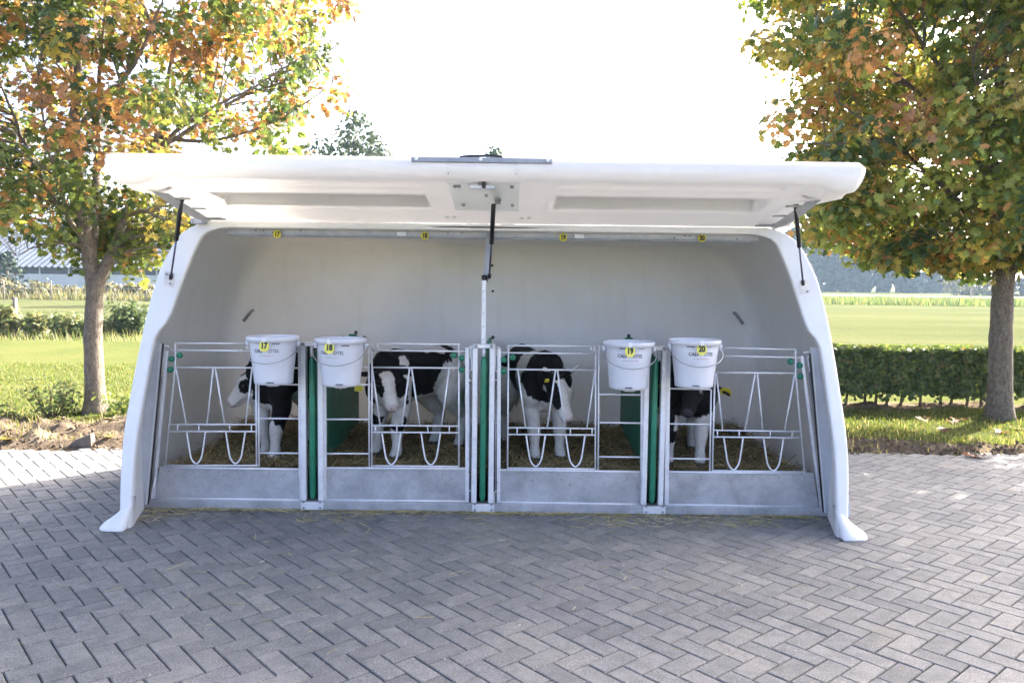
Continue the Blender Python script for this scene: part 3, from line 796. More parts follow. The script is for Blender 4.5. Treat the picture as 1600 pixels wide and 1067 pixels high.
gate(dict(
    frame=[([(1044, 552), (1041, 794)], .026), ([(1252, 556), (1283, 795)], .018)],
    sheet=(1043, 738, 1271, 741, 1280, 798, 1037, 794),
    bars=[[(1130, 543.5), (1243, 546)], [(1130, 556), (1262, 559)], [(1113, 582), (1243, 583)], [(1044, 607), (1110, 608)], [(1116, 672), (1250, 674)], [(1115, 682.5), (1251, 684)], [(1112, 735), (1256, 737)],
          [(1243, 546), (1243, 583), (1257, 737)], [(1117, 583), (1113, 737)], [(1111, 608), (1109, 737)], [(1044, 662), (1110, 663)], [(1043, 716), (1109, 717)]],
    vbars=[[(1119, 582), (1129, 671)], [(1180, 582), (1164, 672)], [(1183, 582), (1191.5, 672)], [(1242, 583), (1225.5, 673)]],
    loops=[loop(1131, 1161, 684, 733.5), loop(1193, 1224, 685, 735)],
    studs=[[(1121, 672), (1121, 683)], [(1155, 673), (1155, 683)], [(1204, 673), (1203, 684)], [(1238, 673), (1237, 684)]],
    wires=[[(1125, 530), (1127, 548), (1130, 556)], [(1255, 551), (1272, 549)], [(1261, 556), (1265, 580), (1262, 582)], [(1279, 775), (1284, 777), (1287, 797), (1280, 797)]],
    caps=[(1235, 565), (1249.5, 571), (1250.5, 588)], hinges=[[(1263, 560), (1267, 600)], [(1262, 560), (1290, 795)]]))

# ---- ceiling rail with number plates, middle pole
yr = .16
r0, r1 = P(352, 362, yr), P(1186, 368, yr)
rail = MB().box((r0.x, yr, r1.z - .036), (r1.x, yr + .045, r1.z + .02), c=.004).build('ceiling_rail', 'galvanised_sheet', hutch)
MB().box((r0.x + .05, yr - .012, r1.z - .046), (r1.x - .05, yr - .002, r1.z - .034), c=.002).build('rail_lip', 'galvanised_dark', rail)
for x in (628, 905):
    c = P(x, 364, yr); MB().box((c.x - .03, yr - .02, r1.z - .034), (c.x + .03, yr - .012, r1.z - .006), c=.003).build('rail_joint', 'galvanised_bar', rail)
for x in (400, 412, 426, 470, 700, 722, 1053, 1069, 1078, 1096, 1152):
    c = P(x, 362, yr); MB().disc((c.x, yr - .0005 - (.012 if x % 2 else 0), r1.z - (.008 if x % 3 else .022)), (0, -1, 0), .005, .005, 6).build('rail_bolt', 'black_metal', rail)
def number_tag(c, num, size, parent, egg=True, tilt=0.0, nrm_rx=0.0, mat='yellow_tag'):
    w = size
    Mt = Matrix.Translation(c) @ Matrix.Rotation(R(90) + nrm_rx, 4, 'X') @ Matrix.Rotation(tilt, 4, 'Z')
    pts = []
    for k in range(24):
        a = 2 * math.pi * k / 24
        e = 1 - .12 * math.sin(a) if egg else 1
        pts.append((w * .5 * math.cos(a) * e, w * (.62 if egg else .5) * math.sin(a)))
    vs_ = [Mt @ Vector((x, y, -.002)) for x, y in pts] + [Mt @ Vector((x, y, .001)) for x, y in pts]
    n = 24
    pl = MB().add(vs_, [tuple(range(n))[::-1], tuple(range(n, 2 * n))] + [(k, (k + 1) % n, n + (k + 1) % n, n + k) for k in range(n)]).build('number_tag', mat, parent)
    tv, tf = text_mesh(num, w * .82, .0006, bold=.0022 * w / .05, sx=.78)
    return pl, MB().add([Mt @ (v + Vector((0, -.02 * w, .0022))) for v in tv], tf)
for x, y, num, tl in ((433, 366, '17', -8), (663.5, 368.5, '18', 0), (880, 371, '19', 0), (1097, 372, '20', 2)):
    pl, t = number_tag(P(x, y, yr - .022), num, .050, rail, False, R(tl)); t.build('digits', 'ink_black', pl)

yp = .05
a, b = P(755.5, 548, yp), P(756.5, 437, yp)
pole = MB().sweepbox([a, b], .026, .026, (0, 1, 0)).build('middle_pole', 'galvanised_bar', hutch)
MB().sweepbox([P(758.5, 440, yp + .03), P(765, 357, .14)], .034, .012, (0, 1, 0)).build('pole_strap', 'galvanised_dark', pole)
c = P(757, 434, yp); MB().tube([c - Vector((0, 0, .016)), c + Vector((0, 0, .016))], .018, 12).build('clamp', 'black_metal', pole)
for y in (455, 470, 490, 510, 530):
    MB().disc(P(755.7, y, yp - .0135), (0, -1, 0), .0035, .001, 6).build('pole_hole', 'black_metal', pole)

# ---- the raised lid
LX0, LX1 = -1.835 + HC, 1.855 + HC
def zlow(Y): return 1.80 + (0.06 - Y) * .155
lv, lf = [], []
NX = 150
bx = np.concatenate([np.linspace(0, .26, 26), np.linspace(.28, 3.41, NX), np.linspace(3.43, 3.69, 26)])
ylow = np.concatenate([np.linspace(.06, -.34, 10), np.linspace(-.36, -.66, 26), np.linspace(-.68, -.90, 20)])
upper = [(-.912, .004, 0), (-.922, .010, 0), (-.930, .006, 0), (-.934, -.010, 0), (-.945, -.015, 0), (-.967, -.013, 0), (-.995, -.002, 0), (-1.016, .018, 0), (-1.027, .042, 0), (-1.022, .066, 0), (-1.004, .085, 0), (-.975, .096, 0), (-.93, .10, 0), (-.8, .098, 0), (-.5, .09, 0), (-.2, .065, 0), (-.02, .045, 0), (.05, .03, 0), (.075, .012, 0)]
def recess(x, y):
    r = 0
    for (a_, b_) in ((-1.50, -.325), (.37, 1.52)):
        inx = sstep(a_ - .03, a_ + .05, x) * sstep(b_ + .012, b_ - .012, x)
        if y < -.29: r += inx * sstep(-.292, -.306, y) * .066 * max(0, min(1, (y + .63) / .325))
        r -= inx * sstep(-.625, -.64, y) * sstep(-.70, -.68, y) * .010
        r += inx * sstep(-.745, -.757, y) * .016 * max(0, min(1, (y + .90) / .14))
    return float(r)
for i, t in enumerate(bx):
    X = LX0 + t; e = min(t, 3.69 - t)
    k = float(sstep(.25, .13, e)); ke = float(sstep(.035, .0, e))
    col = []
    for Y in ylow:
        z = zlow(Y) + recess(X - HC, Y) + k * (.035 * math.sin(max(0, min(1, (.06 - Y) / .60)) * math.pi) - .036 * float(sstep(-.52, -.78, Y)))
        col.append([X, Y, z])
    zb = zlow(-.90)
    for (Y, dz, _) in upper:
        z = (zb + dz if Y < -.9 else zlow(Y) + dz)
        if Y < -.9: z -= k * .036 * max(0, 1 - max(0, dz + .013) / .10)
        col.append([X, Y, z])
    for v in col:
        s = 1 if t < 1.8 else -1
        if v[1] < -.72:
            q = max(0, min(1.1, (zlow(v[1]) + .09 - v[2]) / .15))
            v[0] += s * (.036 * q ** 2.4) * float(sstep(.12, .0, e))
        if v[1] < -.89: v[1] += ke * .03 * (1 - abs(q - .45))
        v[2] -= ke * .014 * (1 if v[2] > zlow(v[1]) + .05 else -.5)
    lv += [tuple(v) for v in col]
nl = len(ylow) + len(upper)
for i in range(len(bx) - 1):
    for k in range(nl):
        k2 = (k + 1) % nl
        lf.append((i * nl + k, (i + 1) * nl + k, (i + 1) * nl + k2, i * nl + k2))
lf.append(tuple(range(nl))); lf.append(tuple((len(bx) - 1) * nl + k for k in range(nl))[::-1])
lid_m = MB().add(lv, lf, True); lid_m.sm[-1] = lid_m.sm[-2] = False
lid = lid_m.build('lid', 'lid_polyester', hutch, True)
# recess panels take a darker, less translucent lid copy in place of shade
lid.data.materials.append(MAT['lid_recess_shade'])
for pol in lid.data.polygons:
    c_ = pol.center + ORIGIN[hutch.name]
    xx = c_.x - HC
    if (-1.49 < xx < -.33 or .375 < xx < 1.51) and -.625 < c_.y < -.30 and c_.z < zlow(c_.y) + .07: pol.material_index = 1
# side brackets of the lid
for s, X in ((-1, LX0 + .13), (1, LX1 - .13)):
    m = MB(); top, bot = [], []
    for Y in np.linspace(-.78, .02, 12):
        q = (Y + .80) / .82
        z = zlow(Y) - .003
        top.append(Vector((X, Y, z))); bot.append(Vector((X + s * .028, Y, z - .018 - .022 * math.sin(q * math.pi))))
    n = len(top); off = Vector((-s * .004, 0, -.003))
    vs_ = top + bot + [p + off for p in top] + [p + off for p in bot]
    fs_ = []
    for i in range(n - 1):
        fs_ += [(i, i + 1, n + i + 1, n + i), (2 * n + i, 3 * n + i, 3 * n + i + 1, 2 * n + i + 1), (i, 2 * n + i, 2 * n + i + 1, i + 1), (n + i, n + i + 1, 3 * n + i + 1, 3 * n + i)]
    fs_ += [(0, n, 3 * n, 2 * n), (n - 1, 3 * n - 1, 4 * n - 1, 2 * n - 1)]
    br = m.add(vs_, fs_).build('side_bracket', 'galvanised_bar', lid, True)
    for Y in (-.72, -.48, -.26):
        MB().box((X - s * .075 if s > 0 else X, Y - .02, zlow(Y) - .010), (X if s > 0 else X + .075, Y + .02, zlow(Y) - .001), c=.002).build('bracket_tab', 'galvanised_sheet', lid)
    Y = -.02
    MB().box((min(X, X - s * .10), Y - .05, zlow(Y) - .014), (max(X, X - s * .10), Y + .03, zlow(Y) - .002), c=.003).build('bracket_tab', 'galvanised_dark', lid)
# hinges on top of the rim
for x, y in ((312, 347), (1216, 349)):
    c = P(x, y, .03); h = MB().box((c.x - .045, .0, c.z - .012), (c.x + .045, .05, c.z + .022), c=.004).build('hinge', 'galvanised_sheet', hutch)
    for q in (-.028, .028): MB().disc((c.x + q, .0, c.z + .004), (0, -1, 0), .007, .006, 8).build('bolt', 'galvanised_dark', h)
# latch strip on the lip, middle cover plate, latch and pull bar
a, b = P(643, 250, -1.02), P(863, 252.5, -1.02)
strip = MB().box((a.x, -1.034, a.z - .012), (b.x, -1.018, a.z + .014), c=.004).build('latch_strip', 'galvanised_dark', lid)
for x in (650, 751, 856):
    MB().disc((P(x, 250, -1.034).x, -1.034, a.z + .004), (0, -1, 0), .009, .007, 8).build('bolt', 'galvanised_bar', strip)
bl = [P(718, 245, -1.02), P(735, 243.5, -1.02), P(770, 242.8, -1.02), P(785, 245.5, -1.02)]
MB().sweepbox([p + Vector((0, .0, -.002)) for p in bl], .012, .012, (0, 1, 0)).build('bent_edge', 'black_metal', strip)
m = MB(); x0, x1 = P(703, 300, -.7).x, P(812, 300, -.7).x
for (xa, xb, ya, yb, dz) in ((x0, x1, -.86, -.30, .007),):
    vs_ = [(xa, ya, zlow(ya) - dz), (xb, ya, zlow(ya) - dz), (xb, yb, zlow(yb) - dz), (xa, yb, zlow(yb) - dz)]
    m.add(vs_ + [(v[0], v[1], v[2] + dz - .001) for v in vs_], [(0, 1, 2, 3), (7, 6, 5, 4), (0, 4, 5, 1), (1, 5, 6, 2), (2, 6, 7, 3), (3, 7, 4, 0)])
plate = m.build('cover_plate', 'cover_sheet', lid, True)
for x, y, Y in ((711, 279, -.82), (717, 279.5, -.82), (800, 280, -.82), (724, 314, -.45), (801, 315, -.45), (760, 294, -.65)):
    X = P(x, y, Y).x; MB().disc((X, Y, zlow(Y) - .007), (0, -.3, -1), .010, .012, 8).build('bolt', 'galvanised_dark', plate)
for x in (699, 710, 816, 827):
    Y = -.12; X = P(x, 341, Y).x; MB().disc((X, Y, zlow(Y)), (0, -.3, -1), .012, .008, 10).build('bolt', 'galvanised_bar', lid)
a, b = P(734, 287, -.86), P(774, 287.5, -.86)
MB().box((a.x, -.90, a.z - .030), (b.x, -.86, a.z - .010), c=.005).build('pull_bar', 'galvanised_bar', plate)
c = P(754, 279, -.87); MB().box((c.x - .022, -.90, c.z - .036), (c.x + .022, -.87, c.z - .006), c=.004).build('latch', 'galvanised_dark', plate)
MB().tube([P(756, 281, -.91), P(756, 294, -.91)], .009, 8).build('latch_pin', 'black_metal', plate)
MB().sweepbox([P(776, 272, -.8), P(777, 300, -.62), P(778, 318, -.5)], .008, .03, (1, 0, 0)).build('plate_rib', 'galvanised_sheet', plate)
for x in (700, 806):
    MB().sweepbox([P(x, 256, -1.023), P(x + .4, 273, -1.012)], .004, .004, (0, 1, 0)).build('lip_joint', 'galvanised_dark', lid)

# ---- gas struts
def strut(top, mid, bot, r1, r2, parent):
    d = (mid - top).normalized()
    s = MB().tube([top, mid], r1, 10).build('gas_strut', 'black_metal', parent)
    MB().tube([mid, bot], r2, 8).build('piston_rod', 'rod_steel', s)
    MB().tube([bot + (mid - bot).normalized() * .03, bot], r2 * 1.9, 8).build('end_fitting', 'black_metal', s)
    MB().tube([top - Vector((.012, 0, 0)), top + Vector((.012, 0, 0))], r1 * 1.15, 8).build('end_fitting', 'black_metal', s)
    return s
for pts, pl in ((((283.5, 312, -.42), (275.5, 375, -.27), (266.5, 436, -.125)), (264, 436)), (((1243.5, 320, -.42), (1249, 386, -.27), (1255, 445, -.125)), (1257, 448))):
    strut(*[P(*q) for q in pts], .0125, .0055, hutch)
    c = P(pl[0], pl[1], -.118); s = 1 if pl[0] > 800 else -1
    ax = Vector((s * .22, .30, -1)).normalized()
    mp = MB().sweepbox([c - ax * .045, c + ax * .045], .055, .008, (0, 1, 0)).build('strut_mount', 'galvanised_bar', hutch)
    for q in (-1, 1): MB().disc(c + ax * .03 * q + Vector((.012 * q, -.008, 0)), (0, -1, 0), .007, .006, 8).build('bolt', 'galvanised_dark', mp)
strut(P(771.5, 314, -.46), P(768, 380, -.19), P(764.5, 434, .03), .0135, .0058, hutch)

# ================================================================== BUCKETS hung on the gates
def bucket(px, py_top, num, label, slot_dx, tag_dx):
    YBK = -.145
    c = P(px, py_top, YBK); H = .285; r1, r0 = .150, .112
    root = thing('feed_bucket', (c.x, YBK, c.z - H), label, 'bucket', 'feed buckets hung on the pen gates')
    zb = c.z - H
    prof = [(.0, .004), (r0 - .012, .0), (r0, .004), (r0 + .002, .02)]
    for k in range(1, 9): prof.append((r0 + (r1 - .010 - r0) * k / 8, .02 + (H - .05) * k / 8))
    prof += [(r1 - .006, H - .028), (r1 + .002, H - .024), (r1 + .004, H - .012), (r1 + .004, H - .003), (r1 + .001, H), (r1 - .008, H - .002), (r1 - .010, H - .02), (r0 - .006, .03), (0, .02)]
    MB().lathe(prof, (c.x, YBK, zb), 48).build('body', 'bucket_plastic', root)
    # raised measuring bands and slots, recessed print
    for (h, w, dx, hh, mat, nme) in ((H - .036, .042, slot_dx, .006, 'bucket_slot', 'rim_slot'), (H - .036, .036, -slot_dx, .005, 'ink_grey', 'rim_slot'), (.018, .042, slot_dx * .25, .008, 'bucket_slot', 'base_slot')):
        m = MB(); r = np.interp(h, [0.02, H - .03], [r0 + .002, r1 - .010]) + .001; pts = []
        for k in range(7):
            x = dx - w / 2 + w * k / 6; a = math.asin(x / r)
            pts.append((c.x + x, YBK - r * math.cos(a), zb + h))
        m.sweepbox(pts, .003, hh, (0, 0, 1)); m.build(nme, mat, root)
    # printed name on the front, wrapped round the wall
    def wrap(tv, dx, h, lift):
        out = []
        for v in tv:
            z = h + v.y; r = np.interp(z, [0.02, H - .03], [r0 + .002, r1 - .010]) + .0008 + v.z * .5
            a = (v.x + dx) / r
            out.append((c.x + r * math.sin(a), YBK - r * math.cos(a), zb + z))
        return out
    tv, tf = text_mesh('CALF', .029, .0006, 'CENTER', .12, .0008, .92)
    MB().add(wrap(tv, -.048 + tag_dx, .205, 0), tf).build('print', 'ink_logo', root)
    tv, tf = text_mesh('OTEL', .029, .0006, 'CENTER', .3, .0002, .88)
    MB().add(wrap(tv, .044 + tag_dx, .205, 0), tf).build('print', 'ink_logo', root)
    for k in range(9):
        v = [Vector((x, y, .0006)) for x, y in ((-.003, -.0022), (.003, -.0022), (.003, .0022), (-.003, .0022))]
        MB().add(wrap(v, -.042 + k * .0105 + tag_dx, .178, 0), [(0, 1, 2, 3)]).build('print_mark', 'ink_grey' if k < 4 else 'ink_pink', root)
    # egg-shaped number tag hooked over the rim
    tx = tag_dx - .005
    pl, t = number_tag(Vector((c.x + tx, YBK - .150, zb + H - .046)), num, .058, root, True, 0, R(-7), 'bucket_tag'); t.build('digits', 'ink_black', pl)
    MB().box((c.x + tx - .011, YBK - .159, zb + H - .026), (c.x + tx + .011, YBK - .153, zb + H + .003), c=.002).build('tag_hook', 'white_polyester', root)
    # wire bail hanging down in front, with ears
    for s in (-1, 1):
        MB().box((c.x + s * .152 - .010, YBK - .018, zb + H - .062), (c.x + s * .152 + .010, YBK + .018, zb + H - .028), c=.004).build('bail_ear', 'bucket_plastic', root)
    pts = []
    for k in range(25):
        a = math.pi * k / 24
        x = -.162 * math.cos(a); sag = math.sin(a) ** .85
        pts.append((c.x + x, YBK - .01 - .165 * sag, zb + H - .045 - .105 * sag))
    MB().tube(pts, .0028, 6).build('bail', 'wire_steel', root)
    # bracket under the bucket that ties it to the gate
    MB().box((c.x - .03, YBK - .04, zb - .014), (c.x + .035, YBK + .05, zb - .001), c=.003).build('base_ring', 'bucket_plastic', root)
    return root
bucket(427, 525, '17', 'leftmost feed bucket, yellow tag 17, above the black calf body', .052, -.004)
bucket(533, 528, '18', 'feed bucket tagged 18, right of the left green divider', .052, -.032)
bucket(983, 533, '19', 'feed bucket tagged 19, left of the right green divider', -.052, -.010)
bucket(1086, 530, '20', 'rightmost feed bucket, yellow tag 20, above the black calf face', -.052, .012)

# ================================================================== CALVES
BLK, WHT, PNK, HOOF = (.0065, .006, .0065), (.66, .635, .60), (.50, .33, .31), (.10, .085, .07)
def sec_loft(m, secs, seg=16):
    """closed organic tube: secs = list of (centre, axis_u, axis_v, ru, rv)"""
    vs, fs = [], []
    n = len(secs)
    for (c, u, v, ru, rv) in secs:
        for k in range(seg):
            a = 2 * math.pi * k / seg
            vs.append(Vector(c) + Vector(u) * (ru * math.cos(a)) + Vector(v) * (rv * math.sin(a)))
    for i in range(n - 1):
        for k in range(seg):
            k2 = (k + 1) % seg
            fs.append((i * seg + k, i * seg + k2, (i + 1) * seg + k2, (i + 1) * seg + k))
    fs.append(tuple(range(seg))[::-1]); fs.append(tuple((n - 1) * seg + k for k in range(seg)))
    m.append((vs, fs))
def limb(m, pts, rs, seg=12, flat=1.0):
    pts = [Vector(p) for p in pts]; secs = []
    # resample with smooth interpolation
    P_, R_ = [], []
    for i in range(len(pts) - 1):
        p0 = pts[max(i - 1, 0)]; p1 = pts[i]; p2 = pts[i + 1]; p3_ = pts[min(i + 2, len(pts) - 1)]
        for k in range(5):
            t = k / 5
            P_.append(0.5 * (2 * p1 + (p2 - p0) * t + (2 * p0 - 5 * p1 + 4 * p2 - p3_) * t * t + (3 * p1 - p0 - 3 * p2 + p3_) * t ** 3))
            tt = t * t * (3 - 2 * t); R_.append(rs[i] * (1 - tt) + rs[i + 1] * tt)
    P_.append(pts[-1]); R_.append(rs[-1])
    ref = None; n = len(P_)
    d0 = (P_[0] - P_[1]).normalized(); d1 = (P_[-1] - P_[-2]).normalized()
    P_ = [P_[0] + d0 * R_[0] * .7] + P_ + [P_[-1] + d1 * R_[-1] * .6]; R_ = [R_[0] * .4] + R_ + [R_[-1] * .45]; n += 2
    for i in range(n):
        t = (P_[min(i + 1, n - 1)] - P_[max(i - 1, 0)]).normalized()
        if ref is None: ref = Vector((0, 1, 0)) if abs(t.y) < .9 else Vector((1, 0, 0))
        a = (ref - t * ref.dot(t)).normalized(); b = t.cross(a); ref = a
        secs.append((P_[i], a, b, R_[i], R_[i] * flat))
    sec_loft(m, secs, seg)
def voxel(meshes, voxel_size, name, smooth_it=6):
    V, Fc = [], []
    for vs, fs in meshes:
        k = len(V); V += [tuple(v) for v in vs]; Fc += [tuple(i + k for i in f) for f in fs]
    me = bpy.data.meshes.new('tmp'); me.from_pydata(V, [], Fc); me.update()
    bm = bmesh.new(); bm.from_mesh(me); bmesh.ops.recalc_face_normals(bm, faces=list(bm.faces)); bm.to_mesh(me); bm.free()
    o = bpy.data.objects.new('tmp', me); COL.objects.link(o)
    r = o.modifiers.new('r', 'REMESH'); r.mode = 'VOXEL'; r.voxel_size = voxel_size; r.use_smooth_shade = True
    s = o.modifiers.new('s', 'SMOOTH'); s.factor = .5; s.iterations = smooth_it
    dg = bpy.context.evaluated_depsgraph_get(); dg.update()
    out = bpy.data.meshes.new_from_object(o.evaluated_get(dg)); out.name = name
    bpy.data.objects.remove(o, do_unlink=True); bpy.data.meshes.remove(me)
    out.polygons.foreach_set('use_smooth', np.ones(len(out.polygons), bool))
    return out
def calf(loc, heading, label, poll, nose, patches, legs=None, ear_up=0.0, tag_ears=(1,), seed=1, scale=1.09, base=WHT, headspin=0.0, ear_back=.35, tail=True, nose_col=None, tag_pos=.062, tag_size=.034, ear_len=.125):
    """heading: world angle of the forward direction (+x local). poll / nose in local coordinates (x forward, y left, z up)"""
    root = thing('calf', loc, label, 'calf', 'young black and white calves in the pens', heading)
    root.scale = (scale,) * 3
    ORIGIN[root.name] = Vector((0, 0, 0))
    m = []
    X_, Y_, Z_ = Vector((1, 0, 0)), Vector((0, 1, 0)), Vector((0, 0, 1))
    tr = [(-.365, .560, .03, .045), (-.345, .552, .075, .10), (-.30, .545, .105, .135), (-.22, .538, .125, .15), (-.12, .520, .132, .155), (0, .508, .138, .162), (.10, .505, .136, .170), (.19, .508, .124, .178), (.26, .515, .105, .165), (.32, .525, .078, .125), (.365, .535, .04, .07)]
    sec_loft(m, [((x, 0, z), Y_, Z_, ry, rz) for x, z, ry, rz in tr], 24)
    # withers ridge, hip bones, brisket
    limb(m, [(.20, 0, .655), (.05, 0, .645), (-.12, 0, .650), (-.25, 0, .660), (-.33, 0, .62)], [.035, .03, .03, .036, .03])
    limb(m, [(.30, 0, .43), (.22, 0, .36), (.10, 0, .345)], [.06, .06, .05])
    L = dict(fl=(0, 0), fr=(0, 0), hl=(0, 0), hr=(0, 0))
    if legs: L.update(legs)
    for key, sy in (('fl', 1), ('fr', -1)):
        dx, dy = L[key]
        limb(m, [(.20, sy * .085, .53), (.235, sy * .105, .43), (.195 + dx * .2, sy * .098 + dy * .2, .335), (.215 + dx * .55, sy * .088 + dy * .55, .205), (.212 + dx * .8, sy * .086 + dy * .85, .11), (.208 + dx * .95, sy * .086 + dy, .062), (.225 + dx, sy * .086 + dy, .03), (.232 + dx, sy * .086 + dy, .006)],
             [.078, .078, .060, .045, .031, .035, .035, .038])
        limb(m, [(.218 + dx * .5, sy * .088 + dy * .55, .225), (.222 + dx * .58, sy * .088 + dy * .57, .19)], [.044, .040])
    for key, sy in (('hl', 1), ('hr', -1)):
        dx, dy = L[key]
        limb(m, [(-.22, sy * .07, .57), (-.24, sy * .10, .47), (-.175 + dx * .2, sy * .112 + dy * .2, .385), (-.235 + dx * .45, sy * .10 + dy * .4, .29), (-.295 + dx * .7, sy * .09 + dy * .7, .222), (-.272 + dx * .85, sy * .088 + dy * .85, .125), (-.262 + dx * .95, sy * .088 + dy, .066), (-.242 + dx, sy * .088 + dy, .03), (-.235 + dx, sy * .088 + dy, .006)],
             [.085, .108, .086, .060, .043, .033, .036, .035, .038])
    if tail: limb(m, [(-.355, 0, .60), (-.395, .005, .54), (-.405, .015, .42), (-.40, .02, .30), (-.405, .02, .24)], [.026, .02, .016, .022, .010], 8)
    poll = Vector(poll); nose = Vector(nose)
    hd = (nose - poll); Lh = hd.length; hd.normalize()
    side = Vector((0, 0, 1)).cross(hd).normalized()         # the calf's own left
    side = (Matrix.Rotation(headspin, 3, hd) @ side).normalized(); up = hd.cross(side).normalized()
    # neck
    base_n = Vector((.22, 0, .575)); n2 = poll - hd * .02 - up * .035
    mid = base_n.lerp(n2, .5) + Vector((.02, 0, -.02))
    limb(m, [base_n, mid, n2], [.108, .078, .064], 16, 1.15)
    # head
    hs = [(-.035, .0, .035, .035), (-.015, .0, .056, .052), (.03, -.004, .066, .066), (.075, -.006, .068, .072), (.115, -.012, .060, .068), (.155, -.02, .048, .056), (.195, -.025, .042, .046), (.228, -.027, .044, .041), (.250, -.028, .040, .037), (.266, -.029, .026, .024)]
    k = Lh / .262
    sec_loft(m, [(poll + hd * (t * k) + up * (o_), side, up, w * .98, h * .95) for t, o_, w, h in hs], 18)
    limb(m, [poll + hd * .06 * k - up * .055 + side * .03, poll + hd * .07 * k - up * .058 - side * .03], [.034, .034])  # jaws
    limb(m, [poll + hd * .05 * k - up * .07, poll + hd * .22 * k - up * .055], [.028, .022])
    eyes = []
    ears = []
    for s in (1, -1):
        limb(m, [poll + hd * .088 * k + side * s * .052 + up * .024, poll + hd * .108 * k + side * s * .050 + up * .022], [.024, .020])   # brow
        e0 = poll + hd * .004 + side * s * .048 + up * .006
        ed = (side * s * 1.0 + up * (ear_up) - hd * ear_back).normalized()
        fl_ = (hd * .9 - side * s * .0 - up * .3); fl_ = (fl_ - ed * fl_.dot(ed)).normalized(); wd = ed.cross(fl_)
        secs = []
        for t, w in ((-.02, .018), (.0, .02), (.02, .027), (.05, .036), (.08, .034), (.105, .022), (.122, .009)):
            tt = t * ear_len / .125
            secs.append((e0 + ed * tt - Vector((0, 0, 1)) * (.25 * tt * tt / .12) * (1 - ear_up), wd, fl_, w, .0105))
        sec_loft(m, secs, 12); ears.append((s, e0, ed, wd, fl_))
        eyes.append(poll + hd * .103 * k + side * s * .0575 + up * .016)
    me = voxel(m, .0078, 'calf_body', 6)
    co = np.empty(len(me.vertices) * 3, np.float32); me.vertices.foreach_get('co', co); co = co.reshape(-1, 3).astype(float)
    # head coordinates
    rel = co - np.array(poll); h1 = rel @ np.array(hd) / k; h2 = rel @ np.array(side); h3 = rel @ np.array(up)
    H_ = np.stack([h1, h2, h3], 1)
    wob = np.stack([fbm(co * 13 + seed * 7.1 + q * 31, 3) - .5 for q in range(3)], 1) * .075
    fine = np.stack([fbm(co * 60 + seed * 3.1 + q * 11, 2) - .5 for q in range(3)], 1) * .018
    cw, hw = co + wob + fine, H_ + wob * .45 + fine * .6
    colr = np.tile(np.array(base), (len(co), 1))
    is_head = (h1 > -.05) & (np.abs(h2) < .2) & (np.linalg.norm(rel, axis=1) < .34)
    for (space, c, r, colour) in patches:
        q = hw if space == 'h' else cw
        ins = (((q - np.array(c)) / np.array(r)) ** 2).sum(1) < 1
        if space == 'h': ins &= is_head
        if space == 'b': ins &= ~((h1 > .0) & (np.linalg.norm(rel, axis=1) < .32) & (np.abs(h2) < .12))
        colr[ins] = np.array(colour)
    hoof = co[:, 2] < .034; colr[hoof] = np.array(HOOF)
    nosev = (h1 + (fine[:, 0] + fine[:, 1]) * .5 > .248) & is_head & (h3 > -.045)
    colr[nosev] = colr[nosev] * .5 + np.array(PNK) * .5 if nose_col is None else np.array(nose_col)
    mouth = (np.abs(h3 + .044) < .004) & (h1 > .17) & is_head; colr[mouth] *= .4
    a = me.attributes.new('col', 'FLOAT_COLOR', 'POINT')
    a.data.foreach_set('color', np.concatenate([colr, np.ones((len(co), 1))], 1).astype(np.float32).ravel())
    body = link('body', me, 'calf_coat', root)
    for e in eyes:
        s_ = MB().lathe([(.0005, -.0155)] + [(.0155 * math.sin(t), -.0155 * math.cos(t)) for t in np.linspace(.2, 2.94, 9)] + [(.0005, .0155)], e, 14); s_.build('eye', 'eye_black', root)
    for s in (-1, 1):
        n_ = poll + hd * (.258 * k) + side * s * .017 - up * .016
        MB().tube([n_ - hd * .004, n_ + hd * .004], [.008, .006], 8).build('nostril', 'eye_black', root)
    for (s, e0, ed, wd, fl_) in ears:
        if s not in tag_ears: continue
        c = e0 + ed * tag_pos + fl_ * .014 - Vector((0, 0, .018)); w = tag_size
        up_t = (Vector((0, 0, 1)) - fl_ * fl_.z).normalized(); rt = up_t.cross(fl_).normalized()
        q = [c - rt * w * .5 - up_t * w * .6, c + rt * w * .5 - up_t * w * .6, c + rt * w * .5 + up_t * w * .3, c + rt * w * .18 + up_t * w * .62, c - rt * w * .18 + up_t * w * .62, c - rt * w * .5 + up_t * w * .3]
        q2 = [v + fl_ * .004 for v in q]
        MB().add(q + q2, [tuple(range(6))[::-1], tuple(range(6, 12))] + [(i, (i + 1) % 6, 6 + (i + 1) % 6, 6 + i) for i in range(6)]).build('ear_tag', 'yellow_tag', root, True)
    return root
ZST = 0.235       # top of the bedding in the pens
def local(h, loc, p, k=1.09):
    d = (Vector(p) - Vector(loc)) / k; c, s = math.cos(-h), math.sin(-h)
    return (d.x * c - d.y * s, d.x * s + d.y * c, d.z)
